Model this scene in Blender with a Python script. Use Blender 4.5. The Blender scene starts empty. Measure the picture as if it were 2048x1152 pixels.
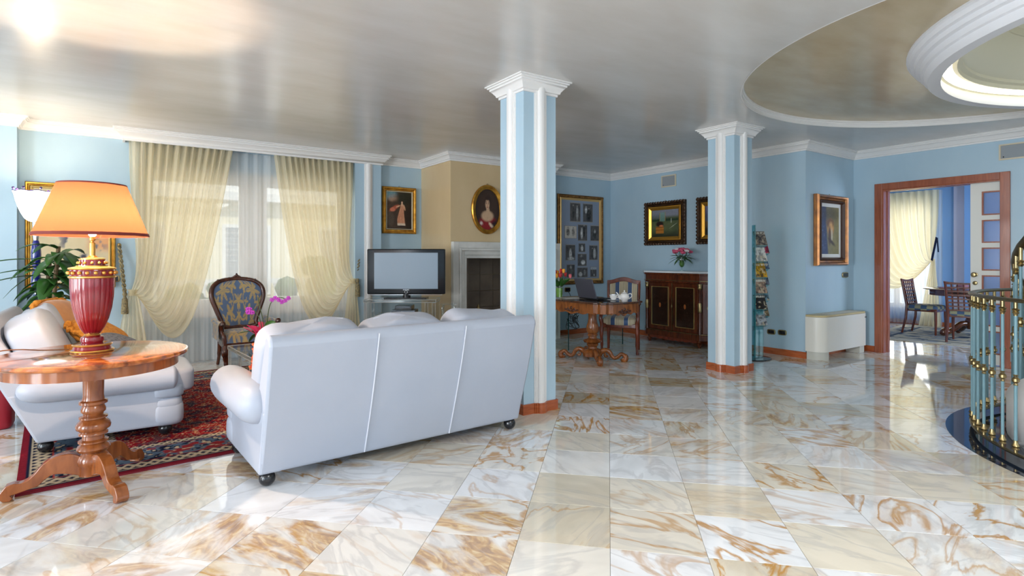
import bpy, bmesh, math, random
import numpy as np
from mathutils import Vector, Matrix
random.seed(7)
rng = np.random.RandomState(5)
PI = math.pi
R = math.radians
sc = bpy.context.scene
C = sc.collection

# ------------------------------------------------------------------ camera
CAMYAW = R(-34.32)
cam_d = bpy.data.cameras.new('camera')
cam = bpy.data.objects.new('camera', cam_d); C.objects.link(cam)
cam.location = (0, 0, 1.25)
cam.rotation_euler = (PI/2, 0, CAMYAW)
cam_d.sensor_width = 36; cam_d.lens = 1124.2/2048*36
cam_d.shift_x = (1024-1005)/2048; cam_d.shift_y = -(576-516.5)/2048
cam_d.clip_start = 0.05; cam_d.clip_end = 200
sc.camera = cam

# ------------------------------------------------------------------ world, sun, large lights, exposure
w = bpy.data.worlds.new('sky'); sc.world = w; w.use_nodes = True
bg = w.node_tree.nodes['Background']
bg.inputs[0].default_value = (0.80, 0.88, 1.0, 1); bg.inputs[1].default_value = 0.7

def area(name, loc, rot, sx, sy, power, col):
    d = bpy.data.lights.new(name, 'AREA'); d.shape = 'RECTANGLE'; d.size = sx; d.size_y = sy
    d.energy = power; d.color = col
    o = bpy.data.objects.new(name, d); C.objects.link(o); o.location = loc; o.rotation_euler = rot
    return o
DAY = (0.86, 0.93, 1.0)
# daylight at the windows of the walls behind and beside the camera
for i, x in enumerate((-1.6, 1.4, 4.4, 7.2)):
    area('daylight_rear_window', (x, -4.42, 1.35), (R(90), 0, 0), 1.7, 2.1, 14, DAY)
for y, e, col in ((-2.6, 80, DAY), (1.0, 240, DAY), (4.9, 85, (0.95, 0.97, 1.0))):
    area('daylight_side_window', (-6.42, y, 1.35), (R(90), 0, R(-90)), 1.7, 2.1, e, col)
# unseen fill light added behind the camera to brighten floor and ceiling
area('fill_light_rear', (1.6, -1.0, 2.66), (0, 0, 0), 1.6, 1.6, 78, (0.93, 0.96, 1.0))
# daylight at the living room window and at the dining room window
area('daylight_main_window', (1.45, 8.75, 1.55), (R(-90), 0, 0), 2.9, 2.0, 24, (1.0, 0.97, 0.92))
area('daylight_dining_window', (13.35, 4.6, 1.5), (R(90), 0, R(90)), 1.7, 2.2, 36, (1.0, 0.97, 0.90))
area('fill_light_dining', (10.6, 0.25, 1.5), (R(90), 0, 0), 1.6, 1.8, 60, (0.72, 0.84, 1.0))  # added side light without a window, lifts the blue dining walls
sun_d = bpy.data.lights.new('sun', 'SUN'); sun_d.energy = 1.2; sun_d.angle = R(2); sun_d.color = (1, 0.95, 0.85)
sun = bpy.data.objects.new('sun', sun_d); C.objects.link(sun); sun.rotation_euler = (R(48), 0, R(-20))

vs = sc.view_settings
vs.view_transform = 'Standard'; vs.look = 'None'; vs.gamma = 1.0; vs.use_curve_mapping = False
vs.exposure = 0.75
cy = sc.cycles
cy.max_bounces = 8; cy.diffuse_bounces = 4; cy.glossy_bounces = 4; cy.transmission_bounces = 6; cy.transparent_max_bounces = 20
cy.use_adaptive_sampling = True; cy.adaptive_threshold = 0.015
cy.caustics_reflective = False; cy.caustics_refractive = False; cy.sample_clamp_indirect = 6.0
cy.use_denoising = True

# ------------------------------------------------------------------ mesh helpers
class MB:
    def __init__(s): s.v = []; s.f = []; s.m = Matrix()
    def add(s, vs, fs):
        n = len(s.v)
        s.v += [tuple(s.m @ Vector(p)) for p in vs]
        s.f += [tuple(i+n for i in q) for q in fs]
        return s
    def box(s, x0, x1, y0, y1, z0, z1):
        return s.add([(x0,y0,z0),(x1,y0,z0),(x1,y1,z0),(x0,y1,z0),(x0,y0,z1),(x1,y0,z1),(x1,y1,z1),(x0,y1,z1)],
                     [(0,3,2,1),(4,5,6,7),(0,1,5,4),(1,2,6,5),(2,3,7,6),(3,0,4,7)])
    def cbox(s, c, d): return s.box(c[0]-d[0]/2, c[0]+d[0]/2, c[1]-d[1]/2, c[1]+d[1]/2, c[2]-d[2]/2, c[2]+d[2]/2)
    def lathe(s, prof, seg=24, c=(0,0,0), flute=None, arc=2*PI, a0=0, cap=False):
        full = arc > 6.28; n = seg if full else seg+1
        vs = []
        for r, z in prof:
            for k in range(n):
                a = a0 + arc*k/seg
                rr = r*(1 if flute is None else flute(a, z))
                vs.append((c[0]+rr*math.cos(a), c[1]+rr*math.sin(a), c[2]+z))
        fs = []
        for i in range(len(prof)-1):
            for k in range(seg):
                k2 = (k+1) % n
                fs.append((i*n+k, i*n+k2, (i+1)*n+k2, (i+1)*n+k))
        if full and cap:
            if prof[0][0] > 1e-4: fs.append(tuple(range(n-1, -1, -1)))
            if prof[-1][0] > 1e-4: fs.append(tuple((len(prof)-1)*n+k for k in range(n)))
        return s.add(vs, fs)
    def tube(s, pts, r, seg=8, closed=False, flat=1.0):
        pts = [Vector(p) for p in pts]; n = len(pts)
        rs = r if isinstance(r, (list, tuple)) else [r]*n
        vs = []; up = None
        for i, p in enumerate(pts):
            if closed: t = pts[(i+1) % n]-pts[i-1]
            else: t = pts[min(i+1, n-1)]-pts[max(i-1, 0)]
            t.normalize()
            if up is None:
                up = Vector((0,0,1)) if abs(t.z) < .9 else Vector((1,0,0))
            x = t.cross(up)
            if x.length < 1e-5: x = t.orthogonal()
            x.normalize(); up = x.cross(t).normalized()
            for k in range(seg):
                a = 2*PI*k/seg
                vs.append(p + x*(rs[i]*math.cos(a)) + up*(rs[i]*flat*math.sin(a)))
        fs = []
        for i in range(n if closed else n-1):
            j = (i+1) % n
            for k in range(seg):
                k2 = (k+1) % seg
                fs.append((i*seg+k, i*seg+k2, j*seg+k2, j*seg+k))
        if not closed:
            fs.append(tuple(range(seg-1, -1, -1))); fs.append(tuple((n-1)*seg+k for k in range(seg)))
        return s.add(vs, fs)
    def bar(s, p, q, wx, wy=None):
        p = Vector(p); q = Vector(q); wy = wy or wx
        t = (q-p).normalized(); up = Vector((0,0,1)) if abs(t.z) < .9 else Vector((0,1,0))
        x = t.cross(up).normalized()*wx/2; y = x.cross(t).normalized()*wy/2
        vs = [p-x-y, p+x-y, p+x+y, p-x+y, q-x-y, q+x-y, q+x+y, q-x+y]
        return s.add(vs, [(0,3,2,1),(4,5,6,7),(0,1,5,4),(1,2,6,5),(2,3,7,6),(3,0,4,7)])
    def sphere(s, c, r, seg=12, rings=8):
        if not isinstance(r, (list, tuple)): r = (r, r, r)
        vs = [(c[0], c[1], c[2]-r[2])]
        for i in range(1, rings):
            t = -PI/2+PI*i/rings
            for k in range(seg):
                a = 2*PI*k/seg
                vs.append((c[0]+r[0]*math.cos(t)*math.cos(a), c[1]+r[1]*math.cos(t)*math.sin(a), c[2]+r[2]*math.sin(t)))
        vs.append((c[0], c[1], c[2]+r[2]))
        fs = [(0, 1+(k+1) % seg, 1+k) for k in range(seg)]
        for i in range(rings-2):
            for k in range(seg):
                k2 = (k+1) % seg
                fs.append((1+i*seg+k, 1+i*seg+k2, 1+(i+1)*seg+k2, 1+(i+1)*seg+k))
        L = len(vs)-1; b = 1+(rings-2)*seg
        fs += [(b+k, b+(k+1) % seg, L) for k in range(seg)]
        return s.add(vs, fs)
    def squad(s, c, r, e1=.3, e2=.3, seg=32, rings=20, fn=None):
        """superellipsoid: a soft box (upholstery, cushions)"""
        sp = lambda x, e: math.copysign(abs(x)**e, x)
        vs = []
        for i in range(rings+1):
            t = -PI/2+PI*i/rings
            for k in range(seg):
                a = -PI+2*PI*k/seg
                p = Vector((r[0]*sp(math.cos(t), e1)*sp(math.cos(a), e2), r[1]*sp(math.cos(t), e1)*sp(math.sin(a), e2), r[2]*sp(math.sin(t), e1)))
                if fn: p = Vector(fn(p))
                vs.append(p+Vector(c))
        fs = []
        for i in range(rings):
            for k in range(seg):
                k2 = (k+1) % seg
                fs.append((i*seg+k, i*seg+k2, (i+1)*seg+k2, (i+1)*seg+k))
        return s.add(vs, fs)
    def prism(s, poly, z0, z1):
        n = len(poly)
        vs = [(x, y, z0) for x, y in poly]+[(x, y, z1) for x, y in poly]
        fs = [tuple(range(n-1, -1, -1)), tuple(range(n, 2*n))]+[(k, (k+1) % n, n+(k+1) % n, n+k) for k in range(n)]
        return s.add(vs, fs)
    def xprism(s, poly, x0, x1):      # poly in (y, z)
        n = len(poly)
        vs = [(x0, y, z) for y, z in poly]+[(x1, y, z) for y, z in poly]
        fs = [tuple(range(n-1, -1, -1)), tuple(range(n, 2*n))]+[(k, (k+1) % n, n+(k+1) % n, n+k) for k in range(n)]
        return s.add(vs, fs)
    def yprism(s, poly, y0, y1):      # poly in (x, z)
        n = len(poly)
        vs = [(x, y0, z) for x, z in poly]+[(x, y1, z) for x, z in poly]
        fs = [tuple(range(n)), tuple(range(2*n-1, n-1, -1))]+[(k, n+k, n+(k+1) % n, (k+1) % n) for k in range(n)]
        return s.add(vs, fs)
    def grid(s, fn, nu, nv, cu=False):
        vs = [fn(i/nu, j/nv) for j in range(nv+1) for i in range(nu+1)]
        w_ = nu+1
        return s.add(vs, [(j*w_+i, j*w_+i+1, (j+1)*w_+i+1, (j+1)*w_+i) for j in range(nv) for i in range(nu)])
    def mold(s, path, prof, z=0, closed=False, side=1):
        """profile (d, dz) swept along a plan path with mitred corners; d is measured to the right of travel"""
        n = len(path); P = [Vector(p) for p in path]; m = len(prof); vs = []
        for i in range(n):
            def nrm(a, b):
                t = (b-a).normalized(); return Vector((t.y, -t.x))*side
            if closed: n1 = nrm(P[i-1], P[i]); n2 = nrm(P[i], P[(i+1) % n])
            else:
                n1 = nrm(P[i-1], P[i]) if i else nrm(P[0], P[1]); n2 = nrm(P[i], P[i+1]) if i < n-1 else n1
            b = (n1+n2); b = b/max(1e-6, b.dot(n1)) if b.length > 1e-6 else n1
            for d, dz in prof: vs.append((P[i].x+b.x*d, P[i].y+b.y*d, z+dz))
        fs = []
        for i in range(n if closed else n-1):
            j = (i+1) % n
            for k in range(m-1): fs.append((i*m+k, i*m+k+1, j*m+k+1, j*m+k))
        if not closed:
            fs.append(tuple(range(m-1, -1, -1))); fs.append(tuple((n-1)*m+k for k in range(m)))
        return s.add(vs, fs)
    def build(s, name, mat, parent=None, smooth=40, bevel=0, sub=0, solid=0, wn=False):
        me = bpy.data.meshes.new(name); me.from_pydata(s.v, [], s.f); me.update()
        bm = bmesh.new(); bm.from_mesh(me); bmesh.ops.recalc_face_normals(bm, faces=bm.faces); bm.to_mesh(me); bm.free()
        if mat: me.materials.append(mat)
        if smooth:
            me.shade_smooth()
            if smooth < 180: me.set_sharp_from_angle(angle=R(smooth))
        o = bpy.data.objects.new(name, me); C.objects.link(o)
        if parent: o.parent = parent
        if bevel:
            b = o.modifiers.new('bevel', 'BEVEL'); b.width = bevel; b.segments = 2; b.limit_method = 'ANGLE'; b.angle_limit = R(40)
        if solid:
            b = o.modifiers.new('solid', 'SOLIDIFY'); b.thickness = solid; b.offset = 0
        if wn or (bevel and smooth): b = o.modifiers.new('wn', 'WEIGHTED_NORMAL'); b.keep_sharp = True; b.weight = 100
        if sub:
            b = o.modifiers.new('sub', 'SUBSURF'); b.levels = sub; b.render_levels = sub
        return o

def bez(p0, p1, p2, p3, n=12):
    p0, p1, p2, p3 = map(Vector, (p0, p1, p2, p3)); out = []
    for i in range(n+1):
        t = i/n; u = 1-t
        out.append(p0*u**3+p1*3*u*u*t+p2*3*u*t*t+p3*t**3)
    return out
def spline(pts, n=6):
    """Catmull-Rom through the points"""
    P = [Vector(p) for p in pts]; P = [P[0]*2-P[1]]+P+[P[-1]*2-P[-2]]; out = []
    for i in range(1, len(P)-2):
        for k in range(n):
            t = k/n; a, b, c, d = P[i-1:i+3]
            out.append(.5*((2*b)+(c-a)*t+(2*a-5*b+4*c-d)*t*t+(3*b-a-3*c+d)*t**3))
    out.append(P[-2]); return out

def tag(o, label=None, cat=None, group=None, kind=None):
    if label: o['label'] = label
    if cat: o['category'] = cat
    if group: o['group'] = group
    if kind: o['kind'] = kind
    return o
def thing(name, label, cat, loc=(0,0,0), rz=0, group=None, kind=None):
    o = bpy.data.objects.new(name, None); C.objects.link(o); o.empty_display_size = .1
    o.location = loc; o.rotation_euler = (0, 0, rz)
    return tag(o, label, cat, group, kind)
def copy_tree(o, parent=None):
    c = o.copy(); C.objects.link(c); c.parent = parent
    for ch in list(o.children): copy_tree(ch, c)
    return c

# ------------------------------------------------------------------ materials
def S(r, g, b):
    f = lambda x: ((x/255+.055)/1.055)**2.4 if x/255 > .04045 else x/255/12.92
    return (f(r), f(g), f(b))
MATS = {}
def M(name, col=(.8,.8,.8), rough=.5, metal=0, spec=.5, bump=None, var=None, coat=0, trans=0, emis=None, ior=1.45, sheen=0, stretch=(1,1,1), sss=0):
    m = bpy.data.materials.new(name); m.use_nodes = True; nt = m.node_tree; N = nt.nodes; L = nt.links
    p = N['Principled BSDF']
    p.inputs['Base Color'].default_value = (*col, 1); p.inputs['Roughness'].default_value = rough
    p.inputs['Metallic'].default_value = metal; p.inputs['Specular IOR Level'].default_value = spec
    p.inputs['IOR'].default_value = ior; p.inputs['Coat Weight'].default_value = coat; p.inputs['Coat Roughness'].default_value = .08
    p.inputs['Transmission Weight'].default_value = trans; p.inputs['Sheen Weight'].default_value = sheen
    if emis: p.inputs['Emission Color'].default_value = (*emis[0], 1); p.inputs['Emission Strength'].default_value = emis[1]
    if var or bump:
        tc = N.new('ShaderNodeTexCoord'); mp = N.new('ShaderNodeMapping'); mp.inputs['Scale'].default_value = stretch
        L.new(tc.outputs['Object'], mp.inputs['Vector'])
    if var:
        nz = N.new('ShaderNodeTexNoise'); nz.inputs['Scale'].default_value = var[0]; nz.inputs['Detail'].default_value = 5
        L.new(mp.outputs[0], nz.inputs['Vector'])
        cr = N.new('ShaderNodeValToRGB'); cr.color_ramp.elements[0].position = .3; cr.color_ramp.elements[1].position = .7
        c2 = var[1]
        cr.color_ramp.elements[0].color = (*c2, 1); cr.color_ramp.elements[1].color = (*col, 1)
        L.new(nz.outputs['Fac'], cr.inputs[0]); L.new(cr.outputs[0], p.inputs['Base Color'])
    if bump:
        nb = N.new('ShaderNodeTexNoise'); nb.inputs['Scale'].default_value = bump[0]; nb.inputs['Detail'].default_value = 4
        L.new(mp.outputs[0], nb.inputs['Vector'])
        bp = N.new('ShaderNodeBump'); bp.inputs['Strength'].default_value = bump[1]; bp.inputs['Distance'].default_value = bump[2] if len(bump) > 2 else .01
        L.new(nb.outputs['Fac'], bp.inputs['Height']); L.new(bp.outputs[0], p.inputs['Normal'])
    MATS[name] = m
    return m
def wood(name, c1, c2, rough=.3, coat=.3, scale=3, stretch=(1, 1, 8), detail=6):
    m = M(name, c1, rough, coat=coat); nt = m.node_tree; N = nt.nodes; L = nt.links; p = N['Principled BSDF']
    tc = N.new('ShaderNodeTexCoord'); mp = N.new('ShaderNodeMapping'); mp.inputs['Scale'].default_value = [1/x for x in stretch]
    nz = N.new('ShaderNodeTexNoise'); nz.inputs['Scale'].default_value = scale*6; nz.inputs['Detail'].default_value = detail; nz.inputs['Distortion'].default_value = 1.2
    cr = N.new('ShaderNodeValToRGB'); cr.color_ramp.elements[0].position = .32; cr.color_ramp.elements[1].position = .68
    cr.color_ramp.elements[0].color = (*c2, 1); cr.color_ramp.elements[1].color = (*c1, 1)
    L.new(tc.outputs['Object'], mp.inputs[0]); L.new(mp.outputs[0], nz.inputs['Vector']); L.new(nz.outputs['Fac'], cr.inputs[0]); L.new(cr.outputs[0], p.inputs['Base Color'])
    return m
def glassy(name, col, alpha=.25, rough=.02):
    """thin clear glass: glossy over transparent, no refraction"""
    m = bpy.data.materials.new(name); m.use_nodes = True; nt = m.node_tree; N = nt.nodes; L = nt.links; N.clear()
    out = N.new('ShaderNodeOutputMaterial'); tr = N.new('ShaderNodeBsdfTransparent'); gl = N.new('ShaderNodeBsdfGlossy'); mx = N.new('ShaderNodeMixShader')
    lw = N.new('ShaderNodeLayerWeight'); lw.inputs['Blend'].default_value = .5
    pw = N.new('ShaderNodeMath'); pw.operation = 'POWER'; pw.inputs[1].default_value = 4; L.new(lw.outputs['Facing'], pw.inputs[0])
    ma = N.new('ShaderNodeMath'); ma.operation = 'MULTIPLY_ADD'; ma.inputs[1].default_value = .75; ma.inputs[2].default_value = .03+alpha*.12; ma.use_clamp = True; L.new(pw.outputs[0], ma.inputs[0])
    tr.inputs[0].default_value = (*col, 1); gl.inputs['Roughness'].default_value = rough; gl.inputs[0].default_value = (1, 1, 1, 1)
    L.new(ma.outputs[0], mx.inputs[0]); L.new(tr.outputs[0], mx.inputs[1]); L.new(gl.outputs[0], mx.inputs[2]); L.new(mx.outputs[0], out.inputs[0])
    MATS[name] = m; return m
def sheer(name, col, transp=.35, transl=.5):
    m = bpy.data.materials.new(name); m.use_nodes = True; nt = m.node_tree; N = nt.nodes; L = nt.links; N.clear()
    out = N.new('ShaderNodeOutputMaterial'); tr = N.new('ShaderNodeBsdfTransparent'); tl = N.new('ShaderNodeBsdfTranslucent'); df = N.new('ShaderNodeBsdfDiffuse')
    m1 = N.new('ShaderNodeMixShader'); m2 = N.new('ShaderNodeMixShader')
    for n in (tl, df): n.inputs['Color'].default_value = (*col, 1)
    tr.inputs[0].default_value = (1, 1, 1, 1)
    m1.inputs[0].default_value = transl; m2.inputs[0].default_value = transp
    L.new(df.outputs[0], m1.inputs[1]); L.new(tl.outputs[0], m1.inputs[2]); L.new(m1.outputs[0], m2.inputs[1]); L.new(tr.outputs[0], m2.inputs[2]); L.new(m2.outputs[0], out.inputs[0])
    MATS[name] = m; return m
def attr_mat(name, rough=.6, spec=.3, coat=0, bump=None, sheen=0):
    m = M(name, (1,1,1), rough, spec=spec, coat=coat, bump=bump, sheen=sheen); N = m.node_tree.nodes
    a = N.new('ShaderNodeAttribute'); a.attribute_name = 'Col'
    m.node_tree.links.new(a.outputs['Color'], N['Principled BSDF'].inputs['Base Color'])
    return m
def set_cols(o, cols):
    ca = o.data.color_attributes.new('Col', 'FLOAT_COLOR', 'POINT')
    a = np.ones((len(o.data.vertices), 4), dtype=np.float32); a[:, :3] = cols
    ca.data.foreach_set('color', a.ravel())
def print_plane(name, wd, ht, nx, ny, fn, mat, parent, loc=(0,0,0), flat=False):
    """a picture: grid in local xz (or xy) carrying the printed colours"""
    xs = np.linspace(-.5, .5, nx+1); ys = np.linspace(-.5, .5, ny+1)
    U, V = np.meshgrid(xs, ys); U = U.ravel(); V = V.ravel()
    v = np.zeros((len(U), 3)); v[:, 0] = U*wd+loc[0]
    if flat: v[:, 1] = V*ht+loc[1]; v[:, 2] = loc[2]
    else: v[:, 1] = loc[1]; v[:, 2] = V*ht+loc[2]
    W_ = nx+1
    i, j = np.meshgrid(np.arange(nx), np.arange(ny)); q = (j*W_+i).ravel()
    F = np.stack([q, q+1, q+W_+1, q+W_], 1)
    me = bpy.data.meshes.new(name); me.from_pydata(v.tolist(), [], F.tolist()); me.update(); me.materials.append(mat)
    o = bpy.data.objects.new(name, me); C.objects.link(o)
    if parent: o.parent = parent
    set_cols(o, fn(U, V))
    return o
def mixc(a, b, t):
    t = np.clip(t, 0, 1)[:, None]; return np.asarray(a)*(1-t)+np.asarray(b)*t
def smooth(e0, e1, x):
    t = np.clip((x-e0)/(e1-e0), 0, 1); return t*t*(3-2*t)
_ns = {}
def vnoise(x, y, seed=0):
    g = _ns.setdefault(seed, np.random.RandomState(seed+11).rand(64, 64))
    xi = np.floor(x).astype(int); yi = np.floor(y).astype(int); fx = x-xi; fy = y-yi
    fx = fx*fx*(3-2*fx); fy = fy*fy*(3-2*fy)
    G = lambda a, b: g[a % 64, b % 64]
    return (G(xi, yi)*(1-fx)+G(xi+1, yi)*fx)*(1-fy)+(G(xi, yi+1)*(1-fx)+G(xi+1, yi+1)*fx)*fy
def fbm(x, y, seed=0, o=4):
    r = 0; a = .5
    for k in range(o): r = r+a*vnoise(x*2**k, y*2**k, seed+k); a *= .5
    return r

WHITE = M('white_plaster', S(232, 230, 228), .45)
BLUE = M('blue_stucco', S(180, 204, 218), .28, var=(2.2, S(170, 196, 212)), bump=(9, .06, .004), stretch=(1, 1, .5))
CREAM = M('cream_stucco', S(216, 192, 152), .3, var=(2.2, S(206, 180, 138)), bump=(9, .06, .004), stretch=(1, 1, .5))
SKIRT = wood('baseboard_wood', S(186, 98, 52), S(150, 70, 34), .25, .5, 4, (6, 6, 1))
CASING = wood('casing_wood', S(166, 92, 60), S(140, 72, 46), .3, .3, 5, (1, 1, 10))
GOLD = M('gold_leaf', S(214, 160, 66), .35, .85, bump=(40, .25, .004), var=(14, S(160, 106, 38)))
GOLDB = M('bronze_gold', S(150, 108, 56), .4, .7, bump=(60, .6, .006), var=(20, S(92, 62, 30)))
DGOLD = M('dark_gilt', S(80, 52, 28), .35, .4, bump=(50, .5, .005), var=(16, S(44, 28, 18)))
BRASS = M('brass', S(180, 160, 116), .32, 1.0, var=(18, S(142, 124, 86)))
ABRASS = M('aged_brass', S(120, 108, 82), .35, 1.0)
CHROME = M('chrome', (.8, .8, .82), .12, 1.0)
BLACK = M('black_plastic', (.012, .012, .014), .18, spec=.6)
BLACKM = M('black_matte', (.02, .02, .022), .5)
PRINT = attr_mat('printed', .4, .35)
PAINT = attr_mat('oil_paint', .3, .35, bump=(60, .15, .003))
WALNUT = wood('walnut', S(92, 46, 26), S(52, 24, 14), .25, .35, 3, (1, 1, 5))
MAHOG = wood('mahogany', S(112, 54, 28), S(66, 28, 15), .25, .3, 4, (1, 1, 6))
HONEY = wood('honey_walnut', S(160, 92, 46), S(116, 60, 28), .2, .4, 2.5, (1, 1, 5))

# ================================================================== STRUCTURE
def marble(name, per_object=True):
    m = bpy.data.materials.new(name); m.use_nodes = True; nt = m.node_tree; N = nt.nodes; L = nt.links; p = N['Principled BSDF']
    p.inputs['Roughness'].default_value = .045; p.inputs['Specular IOR Level'].default_value = .8; p.inputs['IOR'].default_value = 1.5
    if per_object: rnd = N.new('ShaderNodeObjectInfo').outputs['Random']
    else: rnd = N.new('ShaderNodeNewGeometry').outputs['Random Per Island']
    tc = N.new('ShaderNodeTexCoord')
    wn = N.new('ShaderNodeTexWhiteNoise'); wn.noise_dimensions = '1D'; L.new(rnd, wn.inputs['W'])
    sep = N.new('ShaderNodeSeparateColor'); L.new(wn.outputs['Color'], sep.inputs[0])
    off = N.new('ShaderNodeVectorMath'); off.operation = 'SCALE'; off.inputs['Scale'].default_value = 37
    L.new(wn.outputs['Color'], off.inputs[0])
    rot = N.new('ShaderNodeVectorRotate'); rot.rotation_type = 'Z_AXIS'
    an = N.new('ShaderNodeMath'); an.operation = 'MULTIPLY'; an.inputs[1].default_value = 6.28; L.new(rnd, an.inputs[0])
    L.new(tc.outputs['Object'], rot.inputs['Vector']); L.new(an.outputs[0], rot.inputs['Angle'])
    add = N.new('ShaderNodeVectorMath'); add.operation = 'ADD'; L.new(rot.outputs[0], add.inputs[0]); L.new(off.outputs[0], add.inputs[1])
    mp = N.new('ShaderNodeMapping'); mp.inputs['Scale'].default_value = (1, 2.3, 1); L.new(add.outputs[0], mp.inputs[0])
    def noise(scale, detail, dist, vec=None):
        n = N.new('ShaderNodeTexNoise'); n.inputs['Scale'].default_value = scale; n.inputs['Detail'].default_value = detail; n.inputs['Distortion'].default_value = dist
        L.new(vec or mp.outputs[0], n.inputs['Vector']); return n.outputs['Fac']
    def ramp(x, *st):
        r = N.new('ShaderNodeValToRGB'); e = r.color_ramp.elements
        e[0].position = st[0][0]; e[0].color = (*st[0][1], 1); e[1].position = st[-1][0]; e[1].color = (*st[-1][1], 1)
        for q in st[1:-1]:
            k = e.new(q[0]); k.color = (*q[1], 1)
        L.new(x, r.inputs[0]); return r.outputs[0]
    def mix(f, a, b, blend='MIX'):
        x = N.new('ShaderNodeMix'); x.data_type = 'RGBA'; x.blend_type = blend
        for s_, v in ((x.inputs[0], f), (x.inputs[6], a), (x.inputs[7], b)):
            if isinstance(v, (tuple, list)): s_.default_value = (*v, 1)
            elif isinstance(v, (int, float)): s_.default_value = v
            else: L.new(v, s_)
        return x.outputs[2]
    def mth(op, a, b):
        x = N.new('ShaderNodeMath'); x.operation = op; x.use_clamp = op == 'MULTIPLY'
        for k, v in ((0, a), (1, b)):
            if isinstance(v, (int, float)): x.inputs[k].default_value = v
            else: L.new(v, x.inputs[k])
        return x.outputs[0]
    w_, b_ = (1, 1, 1), (0, 0, 0)
    base = ramp(sep.outputs[0], (0, S(236, 239, 244)), (.35, S(232, 233, 234)), (.6, S(229, 225, 216)), (.88, S(224, 215, 196)), (1, S(206, 197, 178)))
    cloud = ramp(noise(3.0, 5, .8), (.35, S(196, 194, 192)), (.62, w_))
    col = mix(.28, base, cloud, 'MULTIPLY')
    # grey veins
    gv = ramp(noise(1.7, 6, 1.3), (.455, b_), (.492, w_), (.508, w_), (.545, b_))
    col = mix(mth('MULTIPLY', gv, .28), col, S(156, 156, 160))
    # ochre veins and patches; how much differs from tile to tile
    amt = ramp(sep.outputs[1], (.25, b_), (.6, (.5,)*3), (.92, w_))
    ov = ramp(noise(1.15, 5, 1.5), (.468, b_), (.488, w_), (.498, w_), (.53, b_))
    col = mix(mth('MULTIPLY', mth('MULTIPLY', ov, amt), .85), col, S(182, 128, 28))
    pt = ramp(noise(1.9, 6, 1.8), (.47, b_), (.60, w_))
    amt2 = ramp(sep.outputs[2], (.52, b_), (.85, w_))
    pc = ramp(noise(7, 6, 2.5), (.35, S(146, 98, 28)), (.5, S(190, 142, 60)), (.66, S(216, 188, 132)))
    col = mix(mth('MULTIPLY', mth('MULTIPLY', pt, amt2), .75), col, pc)
    L.new(col, p.inputs['Base Color'])
    MATS[name] = m; return m
TILE_M = marble('marble_tile', True); TILE_S = marble('marble_tile_rest', False)
GROUT = M('grout', S(150, 138, 120), .7)

def struct(o, label, cat):
    return tag(o, label, cat, kind='structure')

# ---- floor: marble slabs laid on the diagonal
STAIR = (5.67, 0.0); RING = 1.70
TS = .4023; TO = (2.886, 2.876); K = TS/math.sqrt(2)
floor = struct(MB().prism([(-6.45,-4.45),(3.9,-4.45),(3.9,7.8),(-6.45,7.8)], -.05, -.0045)
               .prism([(3.9,1.75),(13.2,1.75),(13.2,7.8),(3.9,7.8)], -.05, -.0045)
               .prism([(3.9,-4.45),(13.2,-4.45),(13.2,-1.75),(3.9,-1.75)], -.05, -.0045)
               .prism([(7.45,-1.75),(13.2,-1.75),(13.2,1.75),(7.45,1.75)], -.05, -.0045).build('floor', GROUT, smooth=0),
               'polished cream and ochre marble slab floor laid on the diagonal', 'floor')
def tile_poly(cx, cy, g=.0012):
    h = K-g; return [(cx+h, cy), (cx, cy+h), (cx-h, cy), (cx, cy-h)]
def clip_ring(poly, c):
    d = Vector((c[0]-STAIR[0], c[1]-STAIR[1])).normalized(); lim = RING-.05; out = []
    f = lambda p: (p[0]-STAIR[0])*d.x+(p[1]-STAIR[1])*d.y-lim
    for i in range(len(poly)):
        a, b = poly[i], poly[(i+1) % len(poly)]; fa, fb = f(a), f(b)
        if fa >= 0: out.append(a)
        if fa*fb < 0:
            t = fa/(fa-fb); out.append((a[0]+(b[0]-a[0])*t, a[1]+(b[1]-a[1])*t))
    return out
def slab(mb, poly, c=(0, 0)):
    """thin slab with eased edge, top at z = 0"""
    n = len(poly); cx = sum(p[0] for p in poly)/n; cy = sum(p[1] for p in poly)/n
    ins = [(x+(cx-x)*.006, y+(cy-y)*.006) for x, y in poly]
    vs = [(x-c[0], y-c[1], -.004) for x, y in poly]+[(x-c[0], y-c[1], -.0009) for x, y in poly]+[(x-c[0], y-c[1], 0) for x, y in ins]
    fs = [tuple(range(2*n, 3*n))]
    for k in range(n):
        k2 = (k+1) % n
        fs += [(k, k2, n+k2, n+k), (n+k, n+k2, 2*n+k2, 2*n+k)]
    mb.add(vs, fs)
def proj(x, y, z=0):
    c, s_ = math.cos(-CAMYAW), math.sin(-CAMYAW); X = x*c-y*s_; Y = x*s_+y*c
    return (1005+1124.2*X/Y, 516.5-1124.2*(z-1.25)/Y, Y) if Y > .3 else (1e9, 1e9, Y)
cand = []
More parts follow.
